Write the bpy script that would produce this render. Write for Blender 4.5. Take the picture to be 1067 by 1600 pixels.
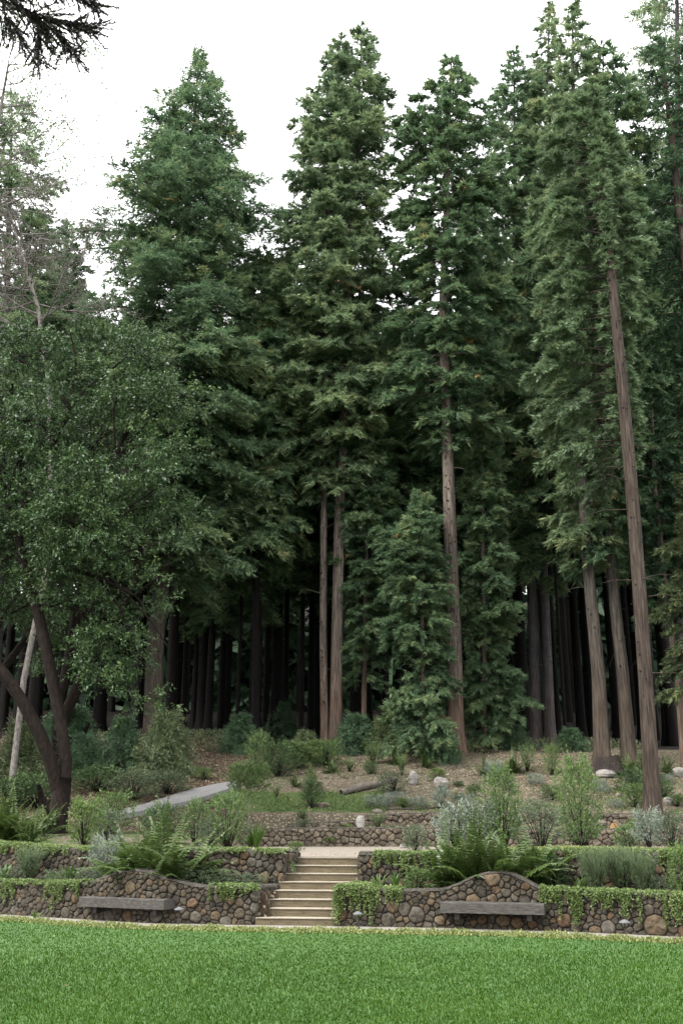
import bpy, math, random
import numpy as np
from mathutils import Vector, Matrix

for o in list(bpy.data.objects):
    bpy.data.objects.remove(o)
scene = bpy.context.scene
C = scene.collection
R = math.radians

# ------------------------------------------------------------------ camera
FPX, YH, EYE = 1600.0, 1297.0, 1.7
TH = math.atan((YH - 800) / FPX)
cam_d = bpy.data.cameras.new('camera')
cam = bpy.data.objects.new('camera', cam_d)
C.objects.link(cam)
cam.location = (0, 0, EYE)
cam.rotation_euler = (math.pi / 2 + TH, 0, 0)
cam_d.sensor_fit = 'VERTICAL'
cam_d.sensor_height = 36
cam_d.lens = 36
cam_d.clip_end = 2000
cam_d.clip_start = 0.1
scene.camera = cam

# ------------------------------------------------------------------ light
SUN_EL, SUN_AZ = 48, 235      # azimuth: direction the light comes from, degrees from +Y clockwise
world = bpy.data.worlds.new('World')
scene.world = world
world.use_nodes = True
nt = world.node_tree
nt.nodes.clear()
out = nt.nodes.new('ShaderNodeOutputWorld')
bg = nt.nodes.new('ShaderNodeBackground')
sky = nt.nodes.new('ShaderNodeTexSky')
sky.sky_type = 'NISHITA'
sky.sun_disc = False
sky.sun_elevation = R(SUN_EL)
sky.sun_rotation = R(SUN_AZ)
sky.air_density = 1.0
sky.dust_density = 3.0
mixs = nt.nodes.new('ShaderNodeMix')
mixs.data_type = 'RGBA'
mixs.inputs['Factor'].default_value = 0.93      # closed bright cloud deck over the clear sky
mixs.inputs['B'].default_value = (9.45, 9.4, 9.5, 1)
nt.links.new(sky.outputs[0], mixs.inputs['A'])
wtc = nt.nodes.new('ShaderNodeTexCoord')
wsep = nt.nodes.new('ShaderNodeSeparateXYZ')
nt.links.new(wtc.outputs['Generated'], wsep.inputs[0])
wmr = nt.nodes.new('ShaderNodeMapRange')         # standard overcast sky: the deck is brighter towards the zenith
wmr.inputs['From Min'].default_value = 0
wmr.inputs['From Max'].default_value = 1
wmr.inputs['To Min'].default_value = 0.6
wmr.inputs['To Max'].default_value = 1.3
nt.links.new(wsep.outputs['Z'], wmr.inputs['Value'])
wmul = nt.nodes.new('ShaderNodeVectorMath')
wmul.operation = 'SCALE'
nt.links.new(mixs.outputs['Result'], wmul.inputs[0])
nt.links.new(wmr.outputs[0], wmul.inputs['Scale'])
nt.links.new(wmul.outputs[0], bg.inputs['Color'])
bg.inputs['Strength'].default_value = 0.1
nt.links.new(bg.outputs[0], out.inputs[0])

sd = bpy.data.lights.new('sun', 'SUN')
sd.energy = 1.5
sd.angle = R(22)
sd.color = (1.0, 0.96, 0.9)
sun = bpy.data.objects.new('sun', sd)
C.objects.link(sun)
_dv = Vector((math.sin(R(SUN_AZ)) * math.cos(R(SUN_EL)), math.cos(R(SUN_AZ)) * math.cos(R(SUN_EL)), math.sin(R(SUN_EL))))
sun.rotation_euler = _dv.to_track_quat('Z', 'Y').to_euler()
sun.location = (-10, -10, 30)

scene.view_settings.view_transform = 'Standard'
scene.view_settings.look = 'None'
scene.view_settings.exposure = 2.15
scene.view_settings.gamma = 1.0
scene.view_settings.use_curve_mapping = False
scene.cycles.max_bounces = 8
scene.cycles.diffuse_bounces = 6
scene.cycles.glossy_bounces = 2
scene.cycles.transmission_bounces = 6
scene.cycles.use_adaptive_sampling = True
scene.cycles.adaptive_threshold = 0.02

# ------------------------------------------------------------------ picture geometry
CT, ST = math.cos(TH), math.sin(TH)
def ray(px, py):
    cx = (px - 533.5) / FPX
    cy = (800 - py) / FPX
    return (cx, CT - cy * ST, ST + cy * CT)
def at_z(px, py, z):
    r = ray(px, py)
    t = (z - EYE) / r[2]
    return (r[0] * t, r[1] * t, z)
def at_y(px, py, y):
    r = ray(px, py)
    t = y / r[1]
    return (r[0] * t, y, EYE + r[2] * t)
def mpp(p):
    "metres per photograph pixel at point p"
    return (p[1] * CT + (p[2] - EYE) * ST) / FPX

# ------------------------------------------------------------------ terrain
def interp(x, xs, ys):
    return float(np.interp(x, xs, ys))
_lw = [at_z(px, py, 0) for px, py in [(-160, 1419), (-60, 1425), (0, 1429), (110, 1436), (230, 1443), (400, 1446.5), (522, 1448), (640, 1449.8), (760, 1452.3), (880, 1456), (1000, 1461.5), (1067, 1465), (1200, 1473)]]
LWX = [p[0] for p in _lw]
LWY = [p[1] for p in _lw]
def YL(x):                    # front face of the lower wall
    return interp(x, LWX, LWY)
# stair corners
SL = [(-1.60 + .10 * k, 20.46 + .275 * k) for k in range(8)]
SR = [(-0.13 + .11 * k, 20.28 + .275 * k) for k in range(8)]
SL[5:] = [(-1.09, 21.84), (-0.97, 22.11), (-0.86, 22.39)]
SR[5:] = [(0.33, 21.64), (0.35, 21.92), (0.37, 22.2)]
STEP_H = 0.145
def YU(x):                    # front face of the upper wall
    if x < 0:
        return YL(x - 0.25) + 1.2 - .02 * x * 0
    return YL(x - 0.1) + 1.22
def in_quad(x, y, q):
    s = 0
    for i in range(4):
        ax, ay = q[i]
        bx, by = q[(i + 1) % 4]
        c = (bx - ax) * (y - ay) - (by - ay) * (x - ax)
        if c < 0:
            return False
    return True
STAIRQ = [(SL[0][0], SL[0][1] - .3), (SR[0][0], SR[0][1] - .3), (SR[7][0], SR[7][1] + .05), (SL[7][0], SL[7][1] + .05)]
def _h2(ix, iy):
    n = (ix * 374761393 + iy * 668265263) & 0xffffffff
    n = ((n ^ (n >> 13)) * 1274126177) & 0xffffffff
    return ((n ^ (n >> 16)) & 0xffff) / 65535.0
def vnoise(x, y):
    ix, iy = math.floor(x), math.floor(y)
    fx, fy = x - ix, y - iy
    fx, fy = fx * fx * (3 - 2 * fx), fy * fy * (3 - 2 * fy)
    a = _h2(ix, iy) * (1 - fx) + _h2(ix + 1, iy) * fx
    b = _h2(ix, iy + 1) * (1 - fx) + _h2(ix + 1, iy + 1) * fx
    return (a * (1 - fy) + b * fy) * 2 - 1
MIDY = [20, 28, 35.95, 36.15, 37.9, 38.1, 40, 43, 46, 50, 60, 80, 120, 160, 260]
MIDZ = [1.16, 1.16, 1.16, 1.70, 1.76, 2.22, 2.75, 3.72, 4.78, 5.4, 6.3, 8.5, 15, 28, 60]
LEFY = [20, 27, 30, 34, 38, 42, 46, 50, 60, 80, 120, 160, 260]
LEFZ = [1.22, 1.3, 1.42, 1.66, 2.4, 3.38, 4.6, 5.8, 7.0, 9.0, 15, 28, 60]
def H(x, y):
    if y < YL(x) + 0.18 or y < 15:
        return 0.0
    if in_quad(x, y, STAIRQ):
        k = (y - 20.4) / 1.95
        return max(0, min(1, k)) * 1.0 - .08
    if y < YU(x) + 0.18:
        return 0.57 + .03 * vnoise(x * 2, y * 2)
    zm = interp(y, MIDY, MIDZ)
    zl = interp(y, LEFY, LEFZ)
    t = min(1, max(0, (x + 4.3) / 1.2))
    t = t * t * (3 - 2 * t)
    z = zl * (1 - t) + zm * t
    if y < 30 and x > 1.2:
        z += min(.14, (x - 1.2) * .1) * max(0, min(1, (29 - y) / 3))
    if y > 39:
        k = min(1, (y - 39) / 4)
        z += k * (.10 * vnoise(x * .5, y * .5) + .04 * vnoise(x * 1.7, y * 1.7))
    elif y > YU(x) + .5 and abs(x) > 2.5:
        z += .02 * vnoise(x * 1.5, y * 1.5)
    return z
def hit(px, py, y0=19.0, y1=150.0):
    r = ray(px, py)
    y = y0
    while y < y1:
        t = y / r[1]
        x, z = r[0] * t, EYE + r[2] * t
        if z <= H(x, y):
            return (x, y, H(x, y))
        y += 0.04 if y < 50 else .15
    return (r[0] * 60 / r[1], 60, H(r[0] * 60 / r[1], 60))

# ------------------------------------------------------------------ materials
def nodes(mat):
    mat.use_nodes = True
    n = mat.node_tree
    n.nodes.clear()
    return n
def N(n, t, **k):
    x = n.nodes.new(t)
    for a, b in k.items():
        setattr(x, a, b)
    return x
def ramp(n, fac, stops):
    r = N(n, 'ShaderNodeValToRGB')
    e = r.color_ramp.elements
    e[0].position, e[0].color = stops[0][0], (*stops[0][1], 1)
    e[1].position, e[1].color = stops[-1][0], (*stops[-1][1], 1)
    for p, c in stops[1:-1]:
        q = e.new(p)
        q.color = (*c, 1)
    n.links.new(fac, r.inputs[0])
    return r.outputs[0]
def noise(n, vec, scale, detail=4, rough=.6):
    t = N(n, 'ShaderNodeTexNoise')
    t.inputs['Scale'].default_value = scale
    t.inputs['Detail'].default_value = detail
    t.inputs['Roughness'].default_value = rough
    if vec is not None:
        n.links.new(vec, t.inputs['Vector'])
    return t.outputs['Fac']
def mapping(n, vec, scale):
    m = N(n, 'ShaderNodeMapping')
    m.inputs['Scale'].default_value = scale
    n.links.new(vec, m.inputs['Vector'])
    return m.outputs[0]
def mix(n, fac, a, b, mode='MIX'):
    m = N(n, 'ShaderNodeMix', data_type='RGBA', blend_type=mode)
    for s, v in (('Factor', fac), ('A', a), ('B', b)):
        if isinstance(v, (int, float)):
            m.inputs[s].default_value = v
        elif isinstance(v, tuple):
            m.inputs[s].default_value = (*v, 1)
        else:
            n.links.new(v, m.inputs[s])
    return m.outputs['Result']
def math_n(n, op, a, b=0.0):
    m = N(n, 'ShaderNodeMath', operation=op)
    for i, v in enumerate((a, b)):
        if isinstance(v, (int, float)):
            m.inputs[i].default_value = v
        else:
            n.links.new(v, m.inputs[i])
    return m.outputs[0]
def finish(n, col, rough=.8, bump=None, bstr=.5, bdist=.02, trans=0.0, spec=.3):
    o = N(n, 'ShaderNodeOutputMaterial')
    p = N(n, 'ShaderNodeBsdfPrincipled')
    p.inputs['Roughness'].default_value = rough
    p.inputs['Specular IOR Level'].default_value = spec
    if isinstance(col, tuple):
        p.inputs['Base Color'].default_value = (*col, 1)
    else:
        n.links.new(col, p.inputs['Base Color'])
    if bump is not None:
        b = N(n, 'ShaderNodeBump')
        b.inputs['Strength'].default_value = bstr
        b.inputs['Distance'].default_value = bdist
        n.links.new(bump, b.inputs['Height'])
        n.links.new(b.outputs[0], p.inputs['Normal'])
    if trans > 0:
        tr = N(n, 'ShaderNodeBsdfTranslucent')
        if isinstance(col, tuple):
            tr.inputs['Color'].default_value = (*col, 1)
        else:
            n.links.new(col, tr.inputs['Color'])
        ms = N(n, 'ShaderNodeMixShader')
        ms.inputs[0].default_value = trans
        n.links.new(p.outputs[0], ms.inputs[1])
        n.links.new(tr.outputs[0], ms.inputs[2])
        n.links.new(ms.outputs[0], o.inputs[0])
    else:
        n.links.new(p.outputs[0], o.inputs[0])
M = {}
def leafmat(name, stops, rough=.55, trans=.2, spec=.35):
    m = bpy.data.materials.new(name)
    n = nodes(m)
    a = N(n, 'ShaderNodeAttribute', attribute_name='tint')
    oi = N(n, 'ShaderNodeObjectInfo')
    f = math_n(n, 'ADD', a.outputs['Fac'], math_n(n, 'MULTIPLY', math_n(n, 'SUBTRACT', oi.outputs['Random'], .5), .12))
    finish(n, ramp(n, f, stops), rough, trans=trans, spec=spec)
    M[name] = m
    return m
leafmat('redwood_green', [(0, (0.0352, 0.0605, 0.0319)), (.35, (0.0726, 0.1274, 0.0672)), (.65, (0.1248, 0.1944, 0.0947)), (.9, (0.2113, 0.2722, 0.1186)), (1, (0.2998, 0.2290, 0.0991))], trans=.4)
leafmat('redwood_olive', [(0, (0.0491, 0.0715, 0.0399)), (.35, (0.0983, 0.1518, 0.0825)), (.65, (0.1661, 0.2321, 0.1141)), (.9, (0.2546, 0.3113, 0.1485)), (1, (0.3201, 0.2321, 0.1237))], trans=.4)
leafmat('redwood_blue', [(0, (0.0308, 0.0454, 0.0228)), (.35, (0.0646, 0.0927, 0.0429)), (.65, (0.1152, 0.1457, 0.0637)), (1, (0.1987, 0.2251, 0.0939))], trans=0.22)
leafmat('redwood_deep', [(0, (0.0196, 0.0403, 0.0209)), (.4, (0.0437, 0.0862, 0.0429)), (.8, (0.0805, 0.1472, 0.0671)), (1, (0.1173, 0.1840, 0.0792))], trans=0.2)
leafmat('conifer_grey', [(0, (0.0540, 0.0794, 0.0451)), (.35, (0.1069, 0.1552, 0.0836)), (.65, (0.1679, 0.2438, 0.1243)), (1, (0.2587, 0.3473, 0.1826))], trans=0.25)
leafmat('laurel_leaf', [(0, (0.0149, 0.0315, 0.0128)), (.4, (0.0342, 0.0658, 0.0240)), (.75, (0.0644, 0.1110, 0.0355)), (1, (0.1130, 0.1562, 0.0528))], rough=.42, trans=.22, spec=.3)
leafmat('fern_leaf', [(0, (0.0241, 0.0475, 0.0126)), (.5, (0.0482, 0.0826, 0.0188)), (1, (0.0963, 0.1328, 0.0339))], rough=.4, trans=0.3, spec=.5)
leafmat('shrub_green', [(0, (0.0347, 0.0651, 0.0207)), (.5, (0.0747, 0.1250, 0.0385)), (1, (0.1598, 0.2219, 0.0642))], rough=.42, trans=.25)
leafmat('shrub_bright', [(0, (0.0325, 0.0651, 0.0157)), (.5, (0.0716, 0.1237, 0.0283)), (1, (0.1562, 0.2147, 0.0565))], rough=.45, trans=.3)
leafmat('shrub_silver', [(0, (0.0629, 0.0849, 0.0607)), (.5, (0.1383, 0.1698, 0.1275)), (1, (0.2640, 0.2955, 0.2488))], rough=.7, trans=.15)
leafmat('shrub_greygreen', [(0, (0.0325, 0.0488, 0.0251)), (.5, (0.0651, 0.0912, 0.0471)), (1, (0.1302, 0.1627, 0.0943))], rough=.6, trans=.2)
leafmat('lavender_green', [(0, (0.0358, 0.0553, 0.0251)), (.5, (0.0651, 0.0976, 0.0408)), (1, (0.1171, 0.1562, 0.0691))], rough=.6, trans=.2)
leafmat('vine_leaf', [(0, (0.0432, 0.0691, 0.0173)), (.5, (0.1006, 0.1489, 0.0442)), (1, (0.1946, 0.2490, 0.0822))], rough=.5, trans=.25)
leafmat('cover_leaf', [(0, (0.0671, 0.0820, 0.0236)), (.5, (0.1419, 0.1711, 0.0503)), (1, (0.2395, 0.2597, 0.0943))], rough=.55, trans=.25)
leafmat('strap_leaf', [(0, (0.0296, 0.0651, 0.0114)), (.5, (0.0592, 0.1183, 0.0200)), (1, (0.1183, 0.1894, 0.0400))], rough=.4, trans=.25)
leafmat('grass_blade', [(0, (0.0139, 0.0363, 0.0020)), (.45, (0.0256, 0.0672, 0.0032)), (.8, (0.0435, 0.0907, 0.0055)), (1, (0.0983, 0.1198, 0.0145))], rough=.6, trans=.3, spec=.15)
leafmat('yellow_leaf', [(0, (.35, .25, .04)), (1, (.55, .45, .08))], trans=.3)
leafmat('dead', [(0, (.07, .045, .028)), (.6, (.2, .14, .09)), (1, (.5, .42, .3))], trans=.05)
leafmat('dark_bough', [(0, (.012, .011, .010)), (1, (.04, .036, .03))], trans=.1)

def barkmat(name, lo, mid, hi, vs=.35, red=None):
    m = bpy.data.materials.new(name)
    n = nodes(m)
    tc = N(n, 'ShaderNodeTexCoord')
    v = mapping(n, tc.outputs['Object'], (9, 9, vs * 2))
    f1 = noise(n, v, 1.6, 6, .65)
    f2 = noise(n, tc.outputs['Object'], 1.1, 3)
    col = ramp(n, f1, [(.3, lo), (.5, mid), (.72, hi)])
    if red:
        sep = N(n, 'ShaderNodeSeparateXYZ')
        n.links.new(tc.outputs['Object'], sep.inputs[0])
        k = math_n(n, 'MULTIPLY', math_n(n, 'SUBTRACT', math_n(n, 'MULTIPLY', f2, 10.0), sep.outputs['Z']), .2)
        cl = N(n, 'ShaderNodeClamp')
        n.links.new(k, cl.inputs[0])
        col = mix(n, math_n(n, 'MULTIPLY', cl.outputs[0], .55), col, mix(n, f1, tuple(c * .45 for c in red), tuple(c * 1.3 for c in red)))
    finish(n, col, .9, f1, .9, .04, spec=.15)
    M[name] = m
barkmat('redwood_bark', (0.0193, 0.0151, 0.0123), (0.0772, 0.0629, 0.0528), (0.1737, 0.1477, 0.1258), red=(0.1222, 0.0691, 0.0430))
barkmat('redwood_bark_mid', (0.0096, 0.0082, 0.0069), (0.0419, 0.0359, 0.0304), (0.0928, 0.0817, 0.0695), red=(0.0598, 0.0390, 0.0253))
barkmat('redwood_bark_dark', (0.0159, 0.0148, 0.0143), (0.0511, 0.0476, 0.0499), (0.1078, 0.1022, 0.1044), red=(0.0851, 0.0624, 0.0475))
barkmat('forest_bark_shaded', (0.0010, 0.0008, 0.0007), (0.0031, 0.0024, 0.0021), (0.0066, 0.0049, 0.0043))  # bark of the inner trunks, the wood's deep shade put into its colour
barkmat('leaning_bark', (0.0089, 0.0067, 0.0052), (0.0355, 0.0274, 0.0219), (0.0769, 0.0610, 0.0496))
barkmat('laurel_bark', (0.0033, 0.0025, 0.0022), (0.0110, 0.0076, 0.0061), (0.0225, 0.0163, 0.0123), vs=1.5)
barkmat('pale_bark', (0.0322, 0.0314, 0.0276), (0.0836, 0.0817, 0.0737), (0.1416, 0.1383, 0.1228), vs=2)
barkmat('twig_bark', (0.0677, 0.0614, 0.0552), (0.1447, 0.1320, 0.1197), (0.2218, 0.2075, 0.1933), vs=2)
barkmat('knot_dark', (.01, .008, .007), (.02, .016, .014), (.04, .03, .028))

def stonemat(name, stops, sc=14):
    m = bpy.data.materials.new(name)
    n = nodes(m)
    tc = N(n, 'ShaderNodeTexCoord')
    oi = N(n, 'ShaderNodeObjectInfo')
    base = ramp(n, oi.outputs['Random'], stops)
    add = N(n, 'ShaderNodeVectorMath', operation='ADD')
    n.links.new(tc.outputs['Object'], add.inputs[0])
    n.links.new(oi.outputs['Location'], add.inputs[1])
    f = noise(n, add.outputs[0], sc, 8, .72)
    g = noise(n, add.outputs[0], sc * .35, 3, .6)
    col = mix(n, 1.0, base, ramp(n, f, [(.3, (.45, .43, .42)), (.5, (1, 1, 1)), (.75, (1.7, 1.65, 1.55))]), 'MULTIPLY')
    li = ramp(n, g, [(.55, (0, 0, 0)), (.68, (1, 1, 1))])
    col = mix(n, math_n(n, 'MULTIPLY', li, .35), col, (.13, .122, .10))
    finish(n, col, .88, f, .9, .03, spec=.25)
    M[name] = m
stonemat('wall_stone', [(0, (0.0261, 0.0233, 0.0179)), (.3, (0.0372, 0.0319, 0.0243)), (.55, (0.0547, 0.0455, 0.0329)), (.78, (0.0409, 0.0343, 0.0261)), (.9, (0.0653, 0.0504, 0.0318)), (.97, (0.0746, 0.0479, 0.0261)), (1, (0.0746, 0.0614, 0.0463))])
stonemat('far_wall_stone', [(0, (0.0528, 0.0430, 0.0312)), (.5, (0.0808, 0.0657, 0.0480)), (1, (0.1087, 0.0890, 0.0648))], 8)
stonemat('rust_stone', [(0, (0.0643, 0.0397, 0.0224)), (1, (0.0699, 0.0451, 0.0261))])
stonemat('tan_stone', [(0, (0.0715, 0.0522, 0.0307)), (1, (0.0839, 0.0614, 0.0382))])
stonemat('grey_stone', [(0, (0.0528, 0.0473, 0.0370)), (1, (0.0684, 0.0614, 0.0486))])
stonemat('pale_boulder', [(0, (0.1398, 0.1316, 0.1206)), (1, (0.1797, 0.1711, 0.1555))], 5)
stonemat('tan_boulder', [(0, (0.0932, 0.0789, 0.0635)), (1, (0.1132, 0.0954, 0.0762))], 5)

def plainmat(name, lo, hi, sc=6, rough=.85, stretch=None, bstr=.4, bd=.01, mid=None):
    m = bpy.data.materials.new(name)
    n = nodes(m)
    tc = N(n, 'ShaderNodeTexCoord')
    v = tc.outputs['Object']
    if stretch:
        v = mapping(n, v, stretch)
    f = noise(n, v, sc, 8, .68)
    st = [(.3, lo), (.7, hi)] if mid is None else [(.28, lo), (.5, mid), (.72, hi)]
    finish(n, ramp(n, f, st), rough, f, bstr, bd, spec=.25)
    M[name] = m
plainmat('mortar_core', (0.0074, 0.0062, 0.0051), (0.0202, 0.0164, 0.0129))
plainmat('coping_mortar', (0.0182, 0.0162, 0.0130), (0.0728, 0.0648, 0.0533), 9, bstr=.9, bd=.03)
plainmat('concrete_path', (0.1455, 0.1348, 0.1185), (0.2062, 0.1918, 0.1688), 5)
plainmat('patio_gravel', (0.1213, 0.1049, 0.0829), (0.1820, 0.1619, 0.1303), 14)
plainmat('ramp_concrete', (0.0990, 0.0996, 0.0993), (0.1523, 0.1493, 0.1473), 3)
plainmat('riser_board', (0.0364, 0.0281, 0.0166), (0.1152, 0.0929, 0.0593), 3, stretch=(1.2, 5, 14), mid=(0.0880, 0.0708, 0.0433))
plainmat('tread_top', (0.1820, 0.1588, 0.1244), (0.2669, 0.2398, 0.1895), 12)
plainmat('weathered_timber', (0.0151, 0.0138, 0.0119), (0.0910, 0.0851, 0.0770), 3.5, stretch=(.9, 8, 12), mid=(0.0485, 0.0450, 0.0403), bstr=.9)
plainmat('log_bark', (.04, .035, .03), (.14, .12, .10), 5)
plainmat('cut_wood', (0.1925, 0.1100, 0.0540), (0.2750, 0.1650, 0.0840), 8)
plainmat('lamp_metal', (.02, .018, .016), (.05, .045, .04), 8, .5)
plainmat('lamp_cap', (0.0550, 0.0578, 0.0605), (0.0990, 0.1018, 0.1045), 8, .45)
plainmat('hose_plastic', (.012, .01, .009), (.03, .025, .02), 8, .6)

# lawn soil
m = bpy.data.materials.new('lawn_turf'); n = nodes(m); M['lawn_turf'] = m
tc = N(n, 'ShaderNodeTexCoord')
f = noise(n, tc.outputs['Object'], 1.3, 5)
g = noise(n, tc.outputs['Object'], 60, 3)
col = mix(n, .5, ramp(n, f, [(.3, (.02, .055, .01)), (.7, (.035, .085, .015))]), ramp(n, g, [(.3, (.015, .04, .008)), (.7, (.05, .11, .02))]))
finish(n, col, .9)
# terrain: mulch, tan earth, forest floor litter with the wood's shade in its colour, green mats (regions of the real ground)
m = bpy.data.materials.new('hillside_earth'); n = nodes(m); M['hillside_earth'] = m
tc = N(n, 'ShaderNodeTexCoord')
P = tc.outputs['Object']
n1 = noise(n, P, .55, 5)
n2 = noise(n, P, 16, 6, .75)
n3 = noise(n, P, 2.3, 5)
vo = N(n, 'ShaderNodeTexVoronoi'); vo.inputs['Scale'].default_value = 20
n.links.new(P, vo.inputs['Vector'])
chipw = N(n, 'ShaderNodeSeparateColor'); n.links.new(vo.outputs['Color'], chipw.inputs[0])
tan = ramp(n, n2, [(.3, (0.0334, 0.0273, 0.0181)), (.5, (0.0697, 0.0594, 0.0410)), (.72, (0.1310, 0.1182, 0.0849))])
brown = ramp(n, n2, [(.3, (0.0111, 0.0080, 0.0054)), (.5, (0.0306, 0.0215, 0.0132)), (.72, (0.0669, 0.0479, 0.0299))])
chips = ramp(n, chipw.outputs[0], [(.80, (0, 0, 0)), (.86, (1, 1, 1))])
attr = N(n, 'ShaderNodeAttribute', attribute_name='ground')
sepa = N(n, 'ShaderNodeSeparateColor'); n.links.new(attr.outputs['Color'], sepa.inputs[0])
base = mix(n, ramp(n, math_n(n, 'ADD', sepa.outputs[0], math_n(n, 'SUBTRACT', n3, .5)), [(.4, (0, 0, 0)), (.6, (1, 1, 1))]), tan, brown)
base = mix(n, math_n(n, 'MULTIPLY', chips, .35), base, (.42, .36, .27))
shaded_duff = ramp(n, n2, [(.3, (0.0034, 0.0025, 0.0020)), (.7, (0.0122, 0.0084, 0.0061))])  # floor litter painted near black to stand in for shade under the trees
base = mix(n, ramp(n, math_n(n, 'ADD', sepa.outputs[2], math_n(n, 'MULTIPLY', math_n(n, 'SUBTRACT', n1, .5), .6)), [(.4, (0, 0, 0)), (.7, (1, 1, 1))]), base, shaded_duff)
grn = ramp(n, n2, [(.3, (0.0240, 0.0420, 0.0120)), (.55, (0.0509, 0.0779, 0.0240)), (.75, (0.0899, 0.1139, 0.0450))])
base = mix(n, ramp(n, math_n(n, 'ADD', sepa.outputs[1], math_n(n, 'MULTIPLY', math_n(n, 'SUBTRACT', n3, .5), 1.2)), [(.42, (0, 0, 0)), (.58, (1, 1, 1))]), base, grn)
finish(n, base, .95, n2, 1.0, .05, spec=.1)

# ------------------------------------------------------------------ mesh helpers
def link(o, parent=None):
    C.objects.link(o)
    if parent is not None:
        o.parent = parent
    return o
def tri_mesh(name, verts, k, mat, tint=None, smooth=False, faces=None):
    """verts (F*k,3): every face has its own k vertices (k=3 or 4)"""
    me = bpy.data.meshes.new(name)
    nv = len(verts)
    nf = nv // k
    me.vertices.add(nv)
    me.vertices.foreach_set('co', np.asarray(verts, dtype=np.float32).ravel())
    me.loops.add(nv)
    me.loops.foreach_set('vertex_index', np.arange(nv, dtype=np.int32))
    me.polygons.add(nf)
    me.polygons.foreach_set('loop_start', np.arange(0, nv, k, dtype=np.int32))
    me.polygons.foreach_set('loop_total', np.full(nf, k, dtype=np.int32))
    if tint is not None:
        a = me.attributes.new('tint', 'FLOAT', 'POINT')
        a.data.foreach_set('value', np.repeat(np.clip(np.asarray(tint, dtype=np.float32), 0, 1), k))
    me.materials.append(M[mat])
    me.update()
    return me
def py_mesh(name, verts, faces, mats, smooth=True, midx=None):
    me = bpy.data.meshes.new(name)
    me.from_pydata([tuple(map(float, v)) for v in verts], [], faces)
    for m_ in (mats if isinstance(mats, (list, tuple)) else [mats]):
        me.materials.append(M[m_])
    if smooth:
        me.polygons.foreach_set('use_smooth', [True] * len(me.polygons))
    if midx is not None:
        me.polygons.foreach_set('material_index', midx)
    me.update()
    return me
def obj(name, me, parent=None, loc=None, rot=None, scale=None):
    o = bpy.data.objects.new(name, me)
    if loc is not None:
        o.location = loc
    if rot is not None:
        o.rotation_euler = rot
    if scale is not None:
        o.scale = scale
    return link(o, parent)
def thing(name, label, cat, loc, group=None, me=None):
    o = bpy.data.objects.new(name, me)
    o.location = loc
    C.objects.link(o)
    o['label'] = label
    o['category'] = cat
    if group:
        o['group'] = group
    return o
def setting(name, me, kind='structure', label=None, loc=None):
    o = obj(name, me, loc=loc)
    o['kind'] = kind
    if label:
        o['label'] = label
    return o
def tube(V, F, pts, rads, seg=6, MI=None, mi=0, cap=True, ridge=None):
    "append a tapered tube along pts"
    pts = [Vector(p) for p in pts]
    base = len(V)
    for i, p in enumerate(pts):
        a = pts[max(0, i - 1)]
        b = pts[min(len(pts) - 1, i + 1)]
        d = (b - a)
        if d.length < 1e-6:
            d = Vector((0, 0, 1))
        d.normalize()
        u = d.cross(Vector((0, 1, 0)) if abs(d.y) < .9 else Vector((1, 0, 0))).normalized()
        w = d.cross(u)
        for j in range(seg):
            th = 2 * math.pi * j / seg
            r = rads[i]
            if ridge:
                r = ridge(th, i, r)
            V.append(p + u * (math.cos(th) * r) + w * (math.sin(th) * r))
    for i in range(len(pts) - 1):
        for j in range(seg):
            k = (j + 1) % seg
            F.append((base + i * seg + j, base + (i + 1) * seg + j, base + (i + 1) * seg + k, base + i * seg + k))
            if MI is not None:
                MI.append(mi)
    if cap:
        F.append(tuple(base + (len(pts) - 1) * seg + j for j in range(seg)))
        if MI is not None:
            MI.append(mi)
def box(V, F, c, s, rotz=0.0, jit=0.0, rnd=random):
    b = len(V)
    co, si = math.cos(rotz), math.sin(rotz)
    for z in (-1, 1):
        for y in (-1, 1):
            for x in (-1, 1):
                X, Y, Z = x * s[0] / 2, y * s[1] / 2, z * s[2] / 2
                V.append((c[0] + X * co - Y * si, c[1] + X * si + Y * co, c[2] + Z))
    F += [(b, b + 2, b + 3, b + 1), (b + 4, b + 5, b + 7, b + 6), (b, b + 1, b + 5, b + 4), (b + 2, b + 6, b + 7, b + 3), (b, b + 4, b + 6, b + 2), (b + 1, b + 3, b + 7, b + 5)]
rng = np.random.default_rng(7)
def unit(v):
    return v / np.maximum(np.linalg.norm(v, axis=-1, keepdims=True), 1e-9)
def leaf_tris(base, d, length, width, roll_rng):
    "one triangle per leaf: base edge + tip"
    up = unit(roll_rng.normal(size=d.shape) * [.6, .6, .6] + [0, 0, .9])
    side = unit(np.cross(d, up))
    l = length[:, None]
    w = width[:, None] * .5
    return np.stack([base - side * w, base + side * w, base + d * l], 1).reshape(-1, 3)
def leaf_quads(base, d, length, width, roll_rng, flat=.6):
    up = unit(roll_rng.normal(size=d.shape) * flat + [0, 0, .9])
    side = unit(np.cross(d, up))
    l = length[:, None]
    w = width[:, None] * .5
    return np.stack([base, base + d * l * .45 + side * w, base + d * l, base + d * l * .45 - side * w], 1).reshape(-1, 3)

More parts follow.
